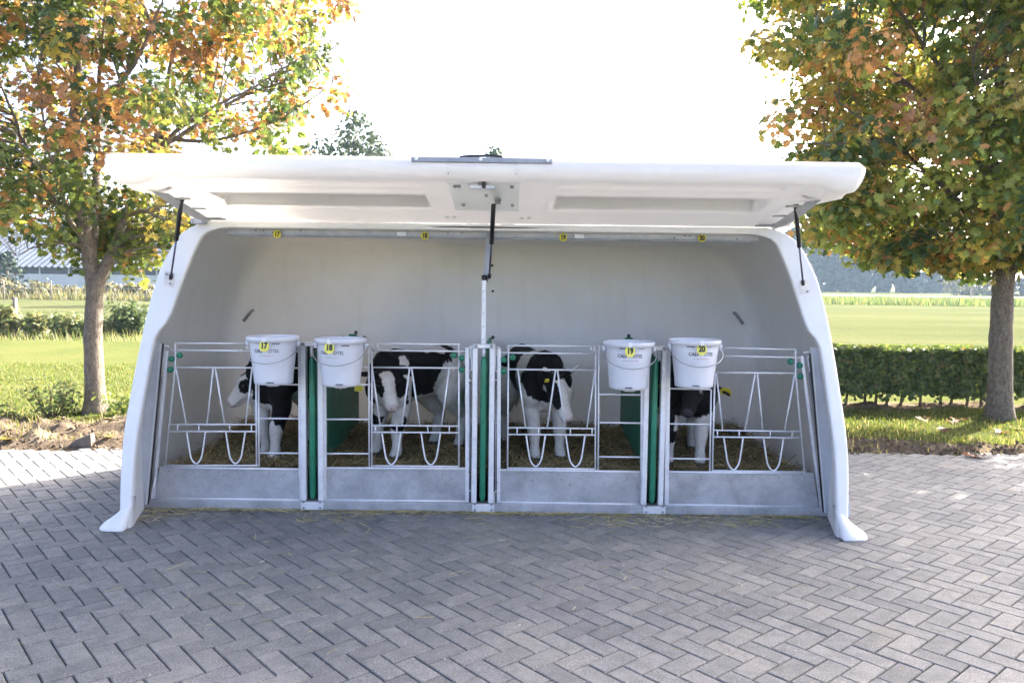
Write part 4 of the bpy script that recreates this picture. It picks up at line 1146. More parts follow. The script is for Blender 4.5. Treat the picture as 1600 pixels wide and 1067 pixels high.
# pen 17: body behind the bucket, head held out to the left
loc = Vector((-1.355, .62, ZST)); h = R(243)
calf(loc, h, 'calf with white face and black eye patch looking left beside bucket 17', local(h, loc, P(398, 588, .42)), local(h, loc, P(353, 628, .33)),
     [('b', (0, 0, .55), (.40, .3, .25), BLK), ('b', (.22, -.12, .50), (.2, .15, .16), BLK), ('b', (.18, .1, .33), (.13, .14, .13), BLK),
      ('b', (-.33, .0, .40), (.10, .22, .16), WHT), ('b', (.05, .12, .37), (.06, .1, .06), WHT), ('n', (.27, 0, .58), (.20, .2, .20), BLK), ('b', (.27, 0, .42), (.1, .2, .1), BLK),
      ('h', (.13, 0, 0), (.17, .13, .13), WHT), ('h', (.098, .075, .008), (.060, .06, .046), BLK), ('h', (.02, .0, .07), (.06, .028, .03), BLK), ('h', (-.01, .10, .0), (.045, .09, .07), BLK), ('h', (-.01, -.10, .0), (.06, .09, .07), BLK), ('h', (.10, -.08, 0), (.06, .05, .05), BLK)],
     legs=dict(fl=(.05, .0), fr=(-.04, .02)), ear_up=.55, tag_ears=(1,), seed=3, tag_size=.03)
# pen 18: turned to the left, face to the camera
loc = Vector((-.50, .66, ZST)); h = R(229)
calf(loc, h, 'calf standing sideways in pen 18 with white blaze and yellow ear tag', local(h, loc, P(598, 586, .34)), local(h, loc, P(617, 635, .16)),
     [('b', (.02, 0, .60), (.30, .3, .24), BLK), ('b', (.24, 0, .48), (.12, .25, .16), BLK), ('n', (.3, 0, .6), (.12, .13, .15), BLK), ('b', (.10, .1, .40), (.12, .2, .10), BLK),
      ('b', (-.22, .02, .70), (.16, .16, .07), WHT), ('b', (-.02, .02, .70), (.16, .07, .05), WHT), ('b', (-.235, .06, .645), (.035, .1, .09), BLK), ('b', (-.30, 0, .60), (.06, .14, .05), BLK),
      ('b', (-.24, .1, .43), (.19, .18, .18), WHT), ('b', (-.02, 0, .36), (.25, .12, .06), WHT), ('b', (.20, .15, .50), (.035, .13, .17), WHT), ('b', (.25, .10, .24), (.06, .07, .055), BLK), ('b', (.25, -.10, .26), (.06, .07, .06), BLK), ('n', (.36, 0, .40), (.07, .10, .07), WHT),
      ('h', (.09, .075, -.005), (.095, .055, .065), BLK), ('h', (.09, -.078, -.005), (.10, .055, .065), BLK), ('h', (-.01, 0, .05), (.035, .1, .06), BLK), ('h', (0, .11, 0), (.05, .08, .07), BLK), ('h', (0, -.11, 0), (.05, .08, .07), BLK)],
     legs=dict(fl=(.03, .0), fr=(.03, -.02), hl=(-.04, .02)), ear_up=.1, tag_ears=(1,), seed=8, tag_size=.042)
# pen 19: coming towards the camera, head turned to the right
loc = Vector((.33, .72, ZST)); h = R(-71)
calf(loc, h, 'calf walking forward in pen 19 with white forehead turned towards the right', local(h, loc, P(866, 594, .30)), local(h, loc, P(892, 654, .16)),
     [('b', (-.16, .0, .66), (.17, .22, .15), BLK), ('b', (-.30, 0, .50), (.08, .2, .16), BLK), ('b', (-.05, -.14, .52), (.07, .09, .18), BLK), ('n', (.30, -.02, .56), (.17, .19, .19), BLK), ('b', (.30, -.02, .47), (.15, .15, .13), BLK), ('b', (-.04, .14, .6), (.14, .08, .12), BLK),
      ('h', (.13, 0, 0), (.17, .13, .13), WHT), ('h', (.085, -.062, -.012), (.115, .052, .075), BLK), ('h', (-.01, 0, .05), (.03, .09, .06), BLK), ('h', (0, .11, 0), (.05, .08, .07), BLK), ('h', (-.02, -.10, 0), (.06, .09, .09), BLK), ('h', (.10, .085, .0), (.035, .035, .03), BLK)],
     legs=dict(fl=(.04, .0), fr=(.05, -.0), hr=(-.02, -.03)), ear_up=1.15, tag_ears=(-1,), seed=12, tag_size=.026, ear_len=.14)
# pen 20: black, looking straight out below the bucket
loc = Vector((1.37, .60, ZST)); h = R(-97)
calf(loc, h, 'black calf with white front legs looking out below bucket 20', local(h, loc, P(1086, 600, .26)), local(h, loc, P(1072, 642, .06)),
     [('n', (.1, 0, .6), (.6, .4, .31), BLK), ('b', (.24, .09, .33), (.1, .06, .06), WHT), ('n', (.30, -.03, .42), (.12, .16, .10), BLK), ('b', (.24, -.09, .25), (.08, .07, .10), BLK), ('b', (-.1, 0, .34), (.2, .3, .05), BLK), ('h', (.1, 0, 0), (.3, .25, .2), (.011, .010, .0105)), ('h', (.13, .055, .055), (.05, .012, .03), (.35, .33, .31))],
     legs=dict(fl=(.02, .0), fr=(.03, -.02)), ear_up=-.05, tag_ears=(1, -1), seed=15, nose_col=(.045, .042, .045), tag_size=.06, ear_back=.05, ear_len=.165, tag_pos=.135)

# ================================================================== STRAW
gx = np.linspace(-1.99, 2.03, 150); gy = np.linspace(.075, 1.5, 56)
GX, GY = np.meshgrid(gx, gy)
GZ = ZST - .02 + .11 * (fbm(np.stack([GX * 1.7, GY * 1.7, GX * 0 + 5], -1), 3) - .5) + .06 * sstep(.7, 1.5, GY) + .06 * (fbm(np.stack([GX * 9, GY * 9, GX * 0], -1), 3) - .5)
idx = np.arange(GX.size).reshape(GX.shape)
fq = np.stack([idx[:-1, :-1], idx[:-1, 1:], idx[1:, 1:], idx[1:, :-1]], -1).reshape(-1, 4)
me = np_mesh('straw_bed', np.stack([GX, GY, GZ], -1).reshape(-1, 3), [fq], None, smooth=True)
bed = link('straw_bedding', me, 'straw_base'); tag(bed, 'deep brownish straw bedding covering the floor of all four pens', 'straw', kind='stuff')
def straw(name, n, posf, seed, lmin, lmax, wid, parent=None, lift=.05, flat=False, pal=None):
    g = np.random.RandomState(seed)
    p = posf(g, n); th = g.rand(n) * 2 * np.pi; el = (g.rand(n) - .45) * (.25 if flat else 1.25)
    L = lmin + g.rand(n) ** 1.5 * (lmax - lmin)
    d = np.stack([np.cos(th) * np.cos(el), np.sin(th) * np.cos(el), np.sin(el)], 1)
    bend = np.stack([(g.rand(n) - .5), (g.rand(n) - .5), (g.rand(n) - .5) * (.15 if flat else .9)], 1) * L[:, None] * .35
    sd = np.cross(d, np.array([0, 0, 1.0])) ; sd /= np.maximum(np.linalg.norm(sd, axis=1, keepdims=True), 1e-6)
    pts = [p - d * L[:, None] / 2, p + bend, p + d * L[:, None] / 2]
    w = wid * (.7 + .7 * g.rand(n))[:, None]
    V = []
    up = np.cross(sd, d)
    for q in pts: V += [q - sd * w, q + sd * w, q + up * w * 1.1]
    V = np.stack(V, 1).reshape(-1, 3); k = (np.arange(n) * 9)[:, None]
    fs = np.concatenate([k + np.array([[a, b, b + 3, a + 3]]) for s in (0, 3) for a, b in ((s, s + 1), (s + 1, s + 2), (s + 2, s))], 0)
    pal = np.array(pal if pal is not None else [(.40, .27, .11), (.31, .21, .085), (.20, .15, .065), (.52, .40, .20), (.14, .11, .05), (.24, .20, .08)])
    c = np.repeat(pal[g.randint(0, len(pal), n)] * (.65 + .6 * g.rand(n, 1)), 9, 0)
    me = np_mesh(name, V, [fs], c)
    return link(name, me, 'straw_stalk', parent)
def bedpos(g, n):
    x = -1.98 + g.rand(n) * 3.99; y = .08 + g.rand(n) * 1.42
    i = np.clip(np.searchsorted(gx, x), 1, len(gx) - 1); j = np.clip(np.searchsorted(gy, y), 1, len(gy) - 1)
    return np.stack([x, y, GZ[j, i] + .004 + .03 * g.rand(n) ** 2], 1)
s_ = straw('straw_stalks', 22000, bedpos, 5, .06, .24, .0016, bed); tag(s_, kind='stuff')
def floorpos(g, n):
    x = (g.rand(n) - .5) * 4.2; near = g.rand(n) < .93
    dens = fbm(np.stack([x * 2.5, x * 0, x * 0 + 2], -1), 2)
    y = np.where(near, -.012 - (g.rand(n) ** 2.2) * (.03 + .22 * (dens > .5)), -.05 - g.rand(n) ** 1.6 * 1.7)
    return np.stack([x, y, .004 + .010 * g.rand(n) * near], 1)
PALE = [(.52, .44, .20), (.42, .36, .14), (.30, .28, .09), (.60, .54, .36)]
tag(straw('loose_straw', 1100, floorpos, 9, .03, .15, .0013, None, 0, True, PALE), 'loose wisps of straw and hay strewn on the paving before the sill', 'straw', kind='stuff')
def litterpos(g, n):
    x = -3.5 + g.rand(n) * 8; y = -2.2 + g.rand(n) * 3.8
    k = ~((np.abs(x) < 2.05) & (y > 0)); y = np.where(k, y, -y)
    return np.stack([x, y, 0.005 + g.rand(n) * .002], 1)
tag(straw('paving_litter', 170, litterpos, 10, .012, .06, .0013, None, 0, True, PALE + [(.6, .58, .5)]), 'tiny pale chips and stalks scattered over the grey paving', 'litter', kind='stuff')

# ================================================================== MAPLES
def maple_leaf_shape():
    out = [(0, -.42), (.14, -.20), (.40, -.30), (.34, -.06), (.52, .10), (.28, .16), (.24, .30), (.08, .24), (0, .56), (-.08, .24), (-.24, .30), (-.28, .16), (-.52, .10), (-.34, -.06), (-.40, -.30), (-.14, -.20)]
    v = [(0, -.02, .05)] + [(x, y, -.10 * (x * x + y * y) * 1.6) for x, y in out]
    n = len(out)
    return np.array(v), np.array([(0, 1 + k, 1 + (k + 1) % n) for k in range(n)])
LEAF_V, LEAF_F = maple_leaf_shape()
def bez(a, b, c, n):
    return [a * (1 - t) ** 2 + b * 2 * t * (1 - t) + c * t * t for t in [k / (n - 1) for k in range(n)]]
def maple(base, fork, trunk_r, stems, env, n_clusters, leaves_per, pal_fn, label, seed, leaf=(.11, .17), cl_r=.30, shell=.55, keepfn=None, extra=()):
    rg = random.Random(seed); g = np.random.RandomState(seed)
    root = thing('maple_tree', base, label, 'tree', 'young maples in autumn colour')
    base = Vector(base); fork = Vector(fork)
    tp = []; H = (fork - base).length
    path = [base + Vector((0, 0, -.06))] + [base.lerp(fork, t) + Vector((.012 * math.sin(t * 5 + seed), .01 * math.cos(t * 4), 0)) for t in np.linspace(.04, 1, 14)] + [fork + Vector((0, 0, .10))]
    rr = [trunk_r * 1.55, trunk_r * 1.28, trunk_r * 1.12, trunk_r * 1.04] + [trunk_r * (1.0 - .12 * k / 10 + .03 * math.sin(k * 2.1)) for k in range(10)] + [trunk_r * .98, trunk_r * .5]
    rr = (rr + [rr[-1]] * 20)[:len(path)]; rr[-1] = trunk_r * .6; rr[-2] = trunk_r * .95
    tr = MB().tube(path, rr, 20)
    # lumpy outline
    tv = np.array(tr.v); nn = fbm(tv * np.array([7, 7, 3.5]), 3) - .5
    cx = np.array([base.x, base.y]); d = tv[:, :2] - cx; tv[:, :2] = cx + d * (1 + nn[:, None] * .22); tr.v = [tuple(v) for v in tv]
    tr.build('trunk', 'maple_bark', root)
    nodes = []                                   # points that twigs can spring from, with radius
    for (pts, r0) in stems:
        pts = [Vector(p) for p in pts]; path = []
        for i in range(len(pts) - 1):
            p0 = pts[max(i - 1, 0)]; p1 = pts[i]; p2 = pts[i + 1]; p3_ = pts[min(i + 2, len(pts) - 1)]
            for k in range(6):
                t = k / 6
                path.append(0.5 * (2 * p1 + (p2 - p0) * t + (2 * p0 - 5 * p1 + 4 * p2 - p3_) * t * t + (3 * p1 - p0 - 3 * p2 + p3_) * t ** 3) + Vector((rg.uniform(-1, 1), rg.uniform(-1, 1), 0)) * .012)
        path.append(pts[-1]); n = len(path)
        rs = [r0 * (1 - .86 * (k / (n - 1)) ** .9) for k in range(n)]
        MB().tube(path, rs, 9).build('branch', 'maple_bark', root)
        nodes += [(p, rs[k], path[min(k + 1, n - 1)] - path[max(k - 1, 0)]) for k, p in enumerate(path) if k > 2]
    # cluster centres through the crown
    C = []; zlo, zhi = env['z'][0], env['z'][-1]; tries = 0
    while len(C) < n_clusters and tries < n_clusters * 40:
        tries += 1
        z = rg.uniform(zlo, zhi); Rr = float(np.interp(z, env['z'], env['r'])); a = rg.uniform(0, 2 * math.pi)
        r = Rr * (rg.random() ** shell); lump = .78 + .44 * float(vnoise(np.array([[math.cos(a) * 2 + 9, math.sin(a) * 2 + 9, z * .9 + seed]]))[0])
        p = Vector((env['c'][0] + r * lump * math.cos(a), env['c'][1] + r * lump * math.sin(a), z))
        if keepfn and not keepfn(p, rg): continue
        C.append(p)
    C += [Vector(p) for p in extra]
    tw = MB()
    NP = np.array([n[0] for n in nodes])
    pos, nrm, size, col = [], [], [], []
    ax = Vector((env['c'][0], env['c'][1], 0))
    for c in C:
        d = NP - np.array(c); dist = np.sqrt(d[:, 0] ** 2 + d[:, 1] ** 2 + (d[:, 2] * .8 + .18) ** 2) + (d[:, 2] > -.05) * .6
        j = int(np.argmin(dist)); s, r, dr = nodes[j]
        midp = (s + c) * .5 + Vector((rg.uniform(-.1, .1), rg.uniform(-.1, .1), .10 + .05 * rg.random()))
        L = (c - s).length
        pts = bez(s, midp, c, 6); r1 = min(r * .6, .006 + .008 * L)
        tw.tube(pts, [r1 * (1 - .75 * k / 5) for k in range(6)], 5, False)
        m = int(leaves_per * rg.uniform(.6, 1.4)); cr = cl_r * rg.uniform(.75, 1.3)
        q = g.normal(size=(m, 3)); q /= np.linalg.norm(q, axis=1, keepdims=True); q *= (g.rand(m, 1) ** .45) * np.array([cr, cr, cr * .8])
        pp = np.array(c) + q
        out = q / cr + np.array([0, 0, .55]) + g.normal(size=(m, 3)) * .45
        pos.append(pp); nrm.append(out); size.append(leaf[0] + g.rand(m) * (leaf[1] - leaf[0]))
        col.append(pal_fn(c, m, g, rg))
        for k in range(3):
            e = Vector(pp[g.randint(m)]); tw.tube([c, (c + e) * .5 + Vector((0, 0, .03)), e], [r1 * .3, r1 * .25, .0015], 4, False)
    o = tw.build('twigs', 'maple_bark', root); tag(o, kind='stuff')
    pos = np.concatenate(pos); nrm = np.concatenate(nrm); size = np.concatenate(size); col = np.concatenate(col)
    V, Fc = scatter_shape(LEAF_V, LEAF_F, pos, nrm, size, g)
    V -= np.array(base)
    me = np_mesh('crown', V, [Fc], np.repeat(col, len(LEAF_V), 0))
    o = link('crown', me, 'maple_leaf', root); tag(o, kind='stuff')
    return root
GRN, DGR, YGR, YEL, ORA, BRO, OCH = (.12, .165, .045), (.065, .105, .045), (.25, .28, .07), (.48, .39, .09), (.48, .25, .10), (.36, .20, .11), (.32, .26, .08)
def mixpal(w, m, g, spread=.22):
    keys = np.array([k for k, _ in w]); pr = np.array([x for _, x in w], float); pr /= pr.sum()
    dom = keys[g.choice(len(keys), p=pr)]
    own = keys[g.choice(len(keys), size=m, p=pr)]
    t = (g.rand(m, 1) < .35) * 1.0
    return (dom * (1 - t) + own * t) * (1 - spread + 2 * spread * g.rand(m, 1))
def pal_left(c, m, g, rg):
    f = float(fbm(np.array([[c.x * .75 + 3, c.y * .75, c.z * .75]]), 2)[0]); hi = float(sstep(2.3, 3.5, c.z))
    o = max(0, (f - .40) * 6) * (.10 + 1.0 * hi)
    return mixpal([(GRN, 1.0), (YGR, .55), (DGR, .45), (YEL, .12 + .15 * o), (ORA, .05 + .85 * o), (BRO, .02 + .45 * o)], m, g)
def pal_right(c, m, g, rg):
    f = float(fbm(np.array([[c.x * .8 + 13, c.y * .8, c.z * .8]]), 2)[0]); hi = float(sstep(2.0, 3.6, c.z)); lf = float(sstep(6.0, 3.6, c.x))
    o = max(0, (f - .38) * 5) * (.3 + .9 * hi) * (.3 + lf)
    return 1.25 * mixpal([(GRN, 1.0), (YGR, .6), (DGR, .5 - .25 * lf), (OCH, .4 + 1.0 * o), (ORA, .05 + .70 * o), (YEL, .05 + .2 * o), (BRO, .03 + .2 * o)], m, g)

b1 = G(148, 645, .04); YT = b1.y + .13
def T1(x, y, dy=0): return P(x, y, YT + dy)
fork1 = T1(148, 440)
stems1 = [
    ([T1(147, 445), T1(140, 395), T1(122, 300, -.1), T1(118, 180, -.15), T1(122, 60, -.1), T1(130, -80, 0), T1(128, -220)], .085),
    ([T1(150, 452), T1(172, 400, .05), T1(196, 340, .1), T1(225, 270, .25), T1(252, 190, .3), T1(268, 90, .35), T1(300, -60, .4)], .07),
    ([T1(145, 400), T1(150, 300, .2), T1(154, 180, .3), T1(160, 60, .35), T1(175, -100, .3)], .05),
    ([T1(142, 380), T1(108, 340, .1), T1(60, 270, .1), T1(20, 180, 0), T1(-30, 60, -.1)], .04),
    ([T1(135, 370), T1(112, 350, -.3), T1(98, 310, -.6), T1(75, 230, -.9), T1(60, 120, -1.1)], .035),
    ([T1(225, 270, .25), T1(265, 215, -.1), T1(330, 170, -.5), T1(400, 135, -.8), T1(470, 90, -.9)], .03),
    ([T1(240, 240, .3), T1(300, 200, .5), T1(380, 150, .9), T1(460, 120, 1.2), T1(540, 60, 1.4)], .03),
    ([T1(252, 190, .3), T1(300, 110, .5), T1(350, 40, .8), T1(400, -60, 1.0)], .03),
    ([T1(252, 215, .3), T1(330, 220, .1), T1(430, 190, -.1), T1(520, 130, -.2)], .025),
    ([T1(154, 200, .3), T1(110, 120, .8), T1(60, 20, 1.3), T1(20, -100, 1.6)], .03),
    ([T1(120, 200, -.1), T1(190, 130, -.6), T1(240, 40, -.9), T1(270, -60, -1.1)], .03),
    ([T1(196, 340, .1), T1(225, 330, -.3), T1(255, 345, -.6), T1(270, 365, -.8)], .022),
    ([T1(138, 385), T1(100, 380, -.3), T1(60, 385, -.6), T1(25, 400, -.8)], .02),
]
env1 = dict(c=(b1.x + .10, YT), z=[1.50, 1.8, 2.2, 2.7, 3.3, 4.2, 5.2, 6.2, 7.0], r=[.65, 1.15, 1.65, 2.25, 2.65, 2.75, 2.3, 1.6, .6])
def keep1(p, rg):
    x, y, w = project(p)
    if p.y < YT - 1.5: return False
    if x < 85 and y > 335: return rg.random() < .06
    if x < 130 and y > 395: return False
    if y > 412: return False
    if 95 < x < 235 and y > 320 and p.y < YT + .15: return False
    if 150 < x < 420 and 40 < y < 330 and rg.random() < .36: return False
    return True
maple(tuple(b1), fork1, .094, stems1, env1, 780, 56, pal_left, 'maple with orange and green leaves standing left of the calf hutch', 21, (.062, .112), .28, .55, keep1)

b2 = G(1561, 655, .03); YR = b2.y + .15
def T2(x, y, dy=0): return P(x, y, YR + dy)
fork2 = T2(1568, 428)
stems2 = [
    ([T2(1567, 440), T2(1562, 380), T2(1560, 300), T2(1562, 180, .1), T2(1560, 60, .1), T2(1558, -100, .1), T2(1558, -260, .1)], .10),
    ([T2(1575, 430), T2(1600, 360, .1), T2(1630, 260, .2), T2(1660, 120, .3), T2(1680, -60, .3)], .07),
    ([T2(1560, 400), T2(1520, 340, -.2), T2(1460, 280, -.4), T2(1390, 220, -.5), T2(1310, 160, -.6)], .045),
    ([T2(1560, 350), T2(1500, 330, .3), T2(1430, 320, .6), T2(1350, 320, .8), T2(1290, 340, .9)], .035),
    ([T2(1560, 300), T2(1500, 220, .2), T2(1430, 140, .3), T2(1340, 80, .4), T2(1250, 50, .3)], .04),
    ([T2(1560, 240), T2(1490, 140, -.4), T2(1420, 40, -.7), T2(1350, -60, -.8)], .04),
    ([T2(1562, 300), T2(1540, 240, -.6), T2(1530, 180, -1.1), T2(1520, 100, -1.4)], .035),
    ([T2(1562, 320), T2(1590, 280, .8), T2(1600, 220, 1.3), T2(1610, 120, 1.7)], .035),
    ([T2(1390, 220, -.5), T2(1320, 225, -.5), T2(1240, 225, -.4), T2(1180, 235, -.3)], .02),
    ([T2(1600, 360, .1), T2(1660, 330, -.2), T2(1740, 280, -.4), T2(1830, 200, -.5)], .04),
    ([T2(1560, 370), T2(1545, 375, -.4), T2(1535, 385, -.8), T2(1530, 390, -1.0)], .02),
]
env2 = dict(c=(b2.x, YR), z=[1.72, 2.0, 2.4, 2.9, 3.6, 4.6, 5.6, 6.6, 7.3], r=[1.0, 1.9, 2.4, 2.65, 2.75, 2.75, 2.3, 1.5, .5])
def keep2(p, rg):
    x, y, w = project(p)
    if p.y < YR - 1.9: return False
    if p.x > 6.1 and p.z < 3.2 and p.y < 5.4 and rg.random() < .9: return False  # low right side thinned so a sunlit patch falls on the paving
    if p.z > 4.7 and rg.random() < .10: return False  # crown top thinned to let sun dapples reach the foreground
    if x < 1222 and y < 125 and not (x > 1165 and rg.random() < .22): return False
    if x < 1262 and 125 <= y < 420 and rg.random() < .88: return False
    if x < 1150: return False
    if y > 385 and x < 1330: return False
    return True
_rx = random.Random(71); shade_clusters = []
while len(shade_clusters) < 95:
    p = (_rx.uniform(5.9, 8.0), _rx.uniform(2.0, 4.6), _rx.uniform(3.3, 5.5))
    if math.hypot(p[0] - 5.6, p[1] - 4.1) < 2.75: shade_clusters.append(p)
maple(tuple(b2), fork2, .119, stems2, env2, 980, 80, pal_right, 'dense maple with ochre and dark green leaves right of the calf hutch', 33, (.07, .125), .30, .5, keep2, shade_clusters)
# leaf clusters added mostly beyond the right edge, to shade the paving

# ================================================================== HEDGE
def blob_shape(k=6):
    v = [(0, 0, .06)] + [(.5 * math.cos(2 * math.pi * i / k) * (1 if i % 2 else .8), .62 * math.sin(2 * math.pi * i / k), 0) for i in range(k)]
    return np.array(v), np.array([(0, 1 + i, 1 + (i + 1) % k) for i in range(k)])
BL_V, BL_F = blob_shape(6)
def leaf_mass(name, pos, nrm, size, col, rg, mat, parent, base, shape=(BL_V, BL_F)):
    V, Fc = scatter_shape(shape[0], shape[1], pos, nrm, size, rg)
    me = np_mesh(name, V - np.array(base), [Fc], np.repeat(col, len(shape[0]), 0))
    o = link(name, me, mat, parent); tag(o, kind='stuff'); return o
hx0, hx1, hy0, hy1, hz1 = 1.0, 10.5, 4.28, 4.78, .735
hedge = thing('hedge', (4.5, 4.55, 0), 'low clipped green hedge behind the right maple', 'hedge')
g = np.random.RandomState(41); n = 46000
u = g.rand(n); face = g.rand(n)
x = hx0 + (hx1 - hx0) * g.rand(n); y = hy0 + (hy1 - hy0) * g.rand(n); z = .12 + (hz1 - .12) * g.rand(n) ** .8
fr = face < .50; y[fr] = hy0 + .10 * g.rand(fr.sum()) ** 1.5
tp = (face >= .5) & (face < .70); z[tp] = hz1 - .07 * g.rand(tp.sum())
bk = (face >= .70) & (face < .85); y[bk] = hy1 - .08 * g.rand(bk.sum())
nz = fbm(np.stack([x * 2.4, y * 2.4, z * 2.4], -1), 3)
z += .05 * (fbm(np.stack([x * 3, y * 3, x * 0], -1), 3) - .5) * (z > .55); y += .07 * (nz - .5)
keep = ~((z < .22 + .10 * (fbm(np.stack([x * 2.2, x * 0 + 4, x * 0], -1), 3) - .5) * 2) & (g.rand(n) < .80)) & ((nz > .36) | (g.rand(n) < .45))
x, y, z = x[keep], y[keep], z[keep]; n = len(x)
nrm = np.stack([g.normal(size=n) * .6, -1.0 + g.normal(size=n) * .7 + (y > 4.53) * 2, .45 + g.normal(size=n) * .5], 1)
pal = np.array([(.10, .145, .05), (.135, .185, .06), (.075, .11, .042), (.20, .225, .07), (.21, .165, .07)])
col = pal[g.choice(5, n, p=[.32, .28, .25, .11, .04])] * (.7 + .6 * g.rand(n, 1))
leaf_mass('foliage', np.stack([x, y, z], 1), nrm, (.034 + .026 * g.rand(n)), col, g, 'hedge_leaf', hedge, (4.5, 4.55, 0))
rg = random.Random(4)
stm = MB()
for k in range(52):
    X = hx0 + .1 + k * .18 + rg.uniform(-.05, .05); Y = 4.53 + rg.uniform(-.08, .08)
    MB().tube([(X, Y, -.03), (X + rg.uniform(-.03, .03), Y, .2), (X + rg.uniform(-.06, .06), Y + rg.uniform(-.05, .05), .62)], [.02, .016, .006], 6).build('stem', 'maple_bark', hedge)
    for q in range(4):
        a = Vector((X, Y, rg.uniform(.15, .5))); b = a + Vector((rg.uniform(-.2, .2), rg.uniform(-.25, .2), rg.uniform(.05, .25)))
        stm.tube([a, (a + b) / 2 + Vector((0, 0, .02)), b], [.006, .004, .002], 4, False)
tag(stm.build('twigs', 'maple_bark', hedge), kind='stuff')

# ================================================================== SMALL THINGS on the verge
def fallen(x, y, s, colr, label, sd):
    p = G(x, y, .03); p.z = float(verge_z(np.array([p.x]), np.array([p.y]))[0]) + .018 if p.y > paving_edge(p.x) else .008
    g = np.random.RandomState(sd)
    v = LEAF_V.copy(); v[:, 2] = (v[:, 0] ** 2 * .6 + (g.rand(len(v)) - .5) * .12)
    a = g.rand() * 6.28; c, s_ = math.cos(a), math.sin(a)
    V = np.stack([v[:, 0] * c - v[:, 1] * s_, v[:, 0] * s_ + v[:, 1] * c, v[:, 2] + v[:, 1] * (g.rand() - .5) * .6], 1) * s
    me = np_mesh('fallen_leaf', V, [LEAF_F], np.array(colr) * .55 * (.8 + .4 * g.rand(len(V), 1)))
    o = link('fallen_leaf', me, 'dead_leaf'); o.location = p
    tag(o, label, 'leaf', 'fallen maple leaves')
fallen(1443, 656, .19, ORA, 'orange fallen leaf lying on lit grass halfway between hutch and trunk', 1)
fallen(1497, 657, .20, ORA, 'bright orange fallen leaf on lit grass just left of the right trunk', 2)
fallen(1488, 661, .16, BRO, 'brownish fallen leaf just below the bright orange one by the right trunk', 3)
fallen(1475, 674, .15, BRO, 'small brown fallen leaf at the edge of the trunk shadow', 4)
fallen(1565, 677, .16, (.40, .14, .06), 'rust red fallen leaf on lit grass below the right trunk', 5)
fallen(1524, 709, .20, (.42, .17, .07), 'rust orange fallen leaf on bare soil at the paving edge on the right', 6)
fallen(1592, 671, .18, (.5, .45, .32), 'pale fallen leaf on the grass at the right edge', 7)
fallen(14, 690, .17, (.40, .34, .06), 'yellow fallen leaf on the soil at the far left edge', 8)
fallen(178, 668, .17, (.5, .42, .26), 'pale dry fallen leaf on the soil right of the left trunk', 9)
fallen(97, 672, .11, YEL, 'small yellow fallen leaf on dark clods before the left trunk', 10)
fallen(172, 690, .11, YEL, 'small yellow fallen leaf on soil beside the hutch foot', 11)
# slab of soil-caked concrete
c = G(128, 699, .0)
m = MB().add([(-.16, -.06, 0), (.11, -.08, 0), (.10, .06, .0), (-.15, .06, 0), (-.10, -.045, .075), (.09, -.055, .15), (.085, .03, .16), (-.07, .04, .09)], [(3, 2, 1, 0), (4, 5, 6, 7), (0, 1, 5, 4), (1, 2, 6, 5), (2, 3, 7, 6), (3, 0, 4, 7)])
m.v = [(v[0] * .8 + c.x, v[1] * .8 + c.y + .05, v[2] * .75) for v in m.v]
o = m.build('concrete_fragment', 'concrete_chunk'); tag(o, 'wedge of soil caked concrete lying at the left paving edge', 'rubble')
bv_ = o.modifiers.new('b', 'BEVEL'); bv_.width = .008; bv_.segments = 2

def weed(base, h, n_st, spread, leafn, ls, label, seed, pal, group=None, name='weed_plant', cat='plant'):
    g = np.random.RandomState(seed); rg = random.Random(seed)
    root = thing(name, base, label, cat, group); b = Vector(base)
    st = MB(); pos, nrm, size = [], [], []
    for k in range(n_st):
        a = rg.uniform(0, 6.28); e = b + Vector((math.cos(a) * spread * rg.random(), math.sin(a) * spread * rg.random() * .7, h * rg.uniform(.5, 1)))
        s = b + Vector((math.cos(a) * spread * .35 * rg.random(), math.sin(a) * spread * .3 * rg.random(), 0))
        mid = (s + e) / 2 + Vector((rg.uniform(-.1, .1), rg.uniform(-.1, .1), .1)) * h * .5
        pts = bez(s, mid, e, 6); st.tube(pts, [.006 * h / .5 * (1 - .13 * q) for q in range(6)], 4, False)
        for q in range(leafn):
            t = .15 + .85 * rg.random(); p = s * (1 - t) ** 2 + mid * 2 * t * (1 - t) + e * t * t
            o_ = Vector((rg.gauss(0, 1), rg.gauss(0, 1), rg.gauss(0, .6))) * ls * .9
            pos.append(p + o_); nrm.append((o_.x * 4, o_.y * 4 - .1, .5)); size.append(ls * rg.uniform(.6, 1.3))
    tag(st.build('stems', 'bark_far', root), kind='stuff')
    pal = np.array(pal); m_ = len(pos)
    leaf_mass('foliage', np.array(pos), np.array(nrm), np.array(size), pal[g.randint(0, len(pal), m_)] * (.7 + .6 * g.rand(m_, 1)), g, 'hedge_leaf', root, base)
    return root
WP = [(.10, .16, .045), (.15, .20, .055), (.22, .25, .07)]
weed(tuple(G(75, 652, .03)), .42, 20, .34, 12, .036, 'leafy green weed left of the left maple trunk', 2, WP, 'weeds at the foot of the left maple')
weed(tuple(G(105, 648, .03)), .38, 18, .24, 12, .034, 'bushy green weed touching the left maple trunk', 3, WP, 'weeds at the foot of the left maple')
weed(tuple(G(190, 650, .03)), .26, 12, .26, 12, .045, 'low green weed between left maple trunk and hutch', 5, WP, 'weeds at the foot of the left maple')
weed(tuple(G(8, 658, .03)), .16, 8, .15, 8, .04, 'small reddish green weed at the left picture edge', 6, [(.12, .09, .03), (.09, .12, .03)], 'weeds at the foot of the left maple')

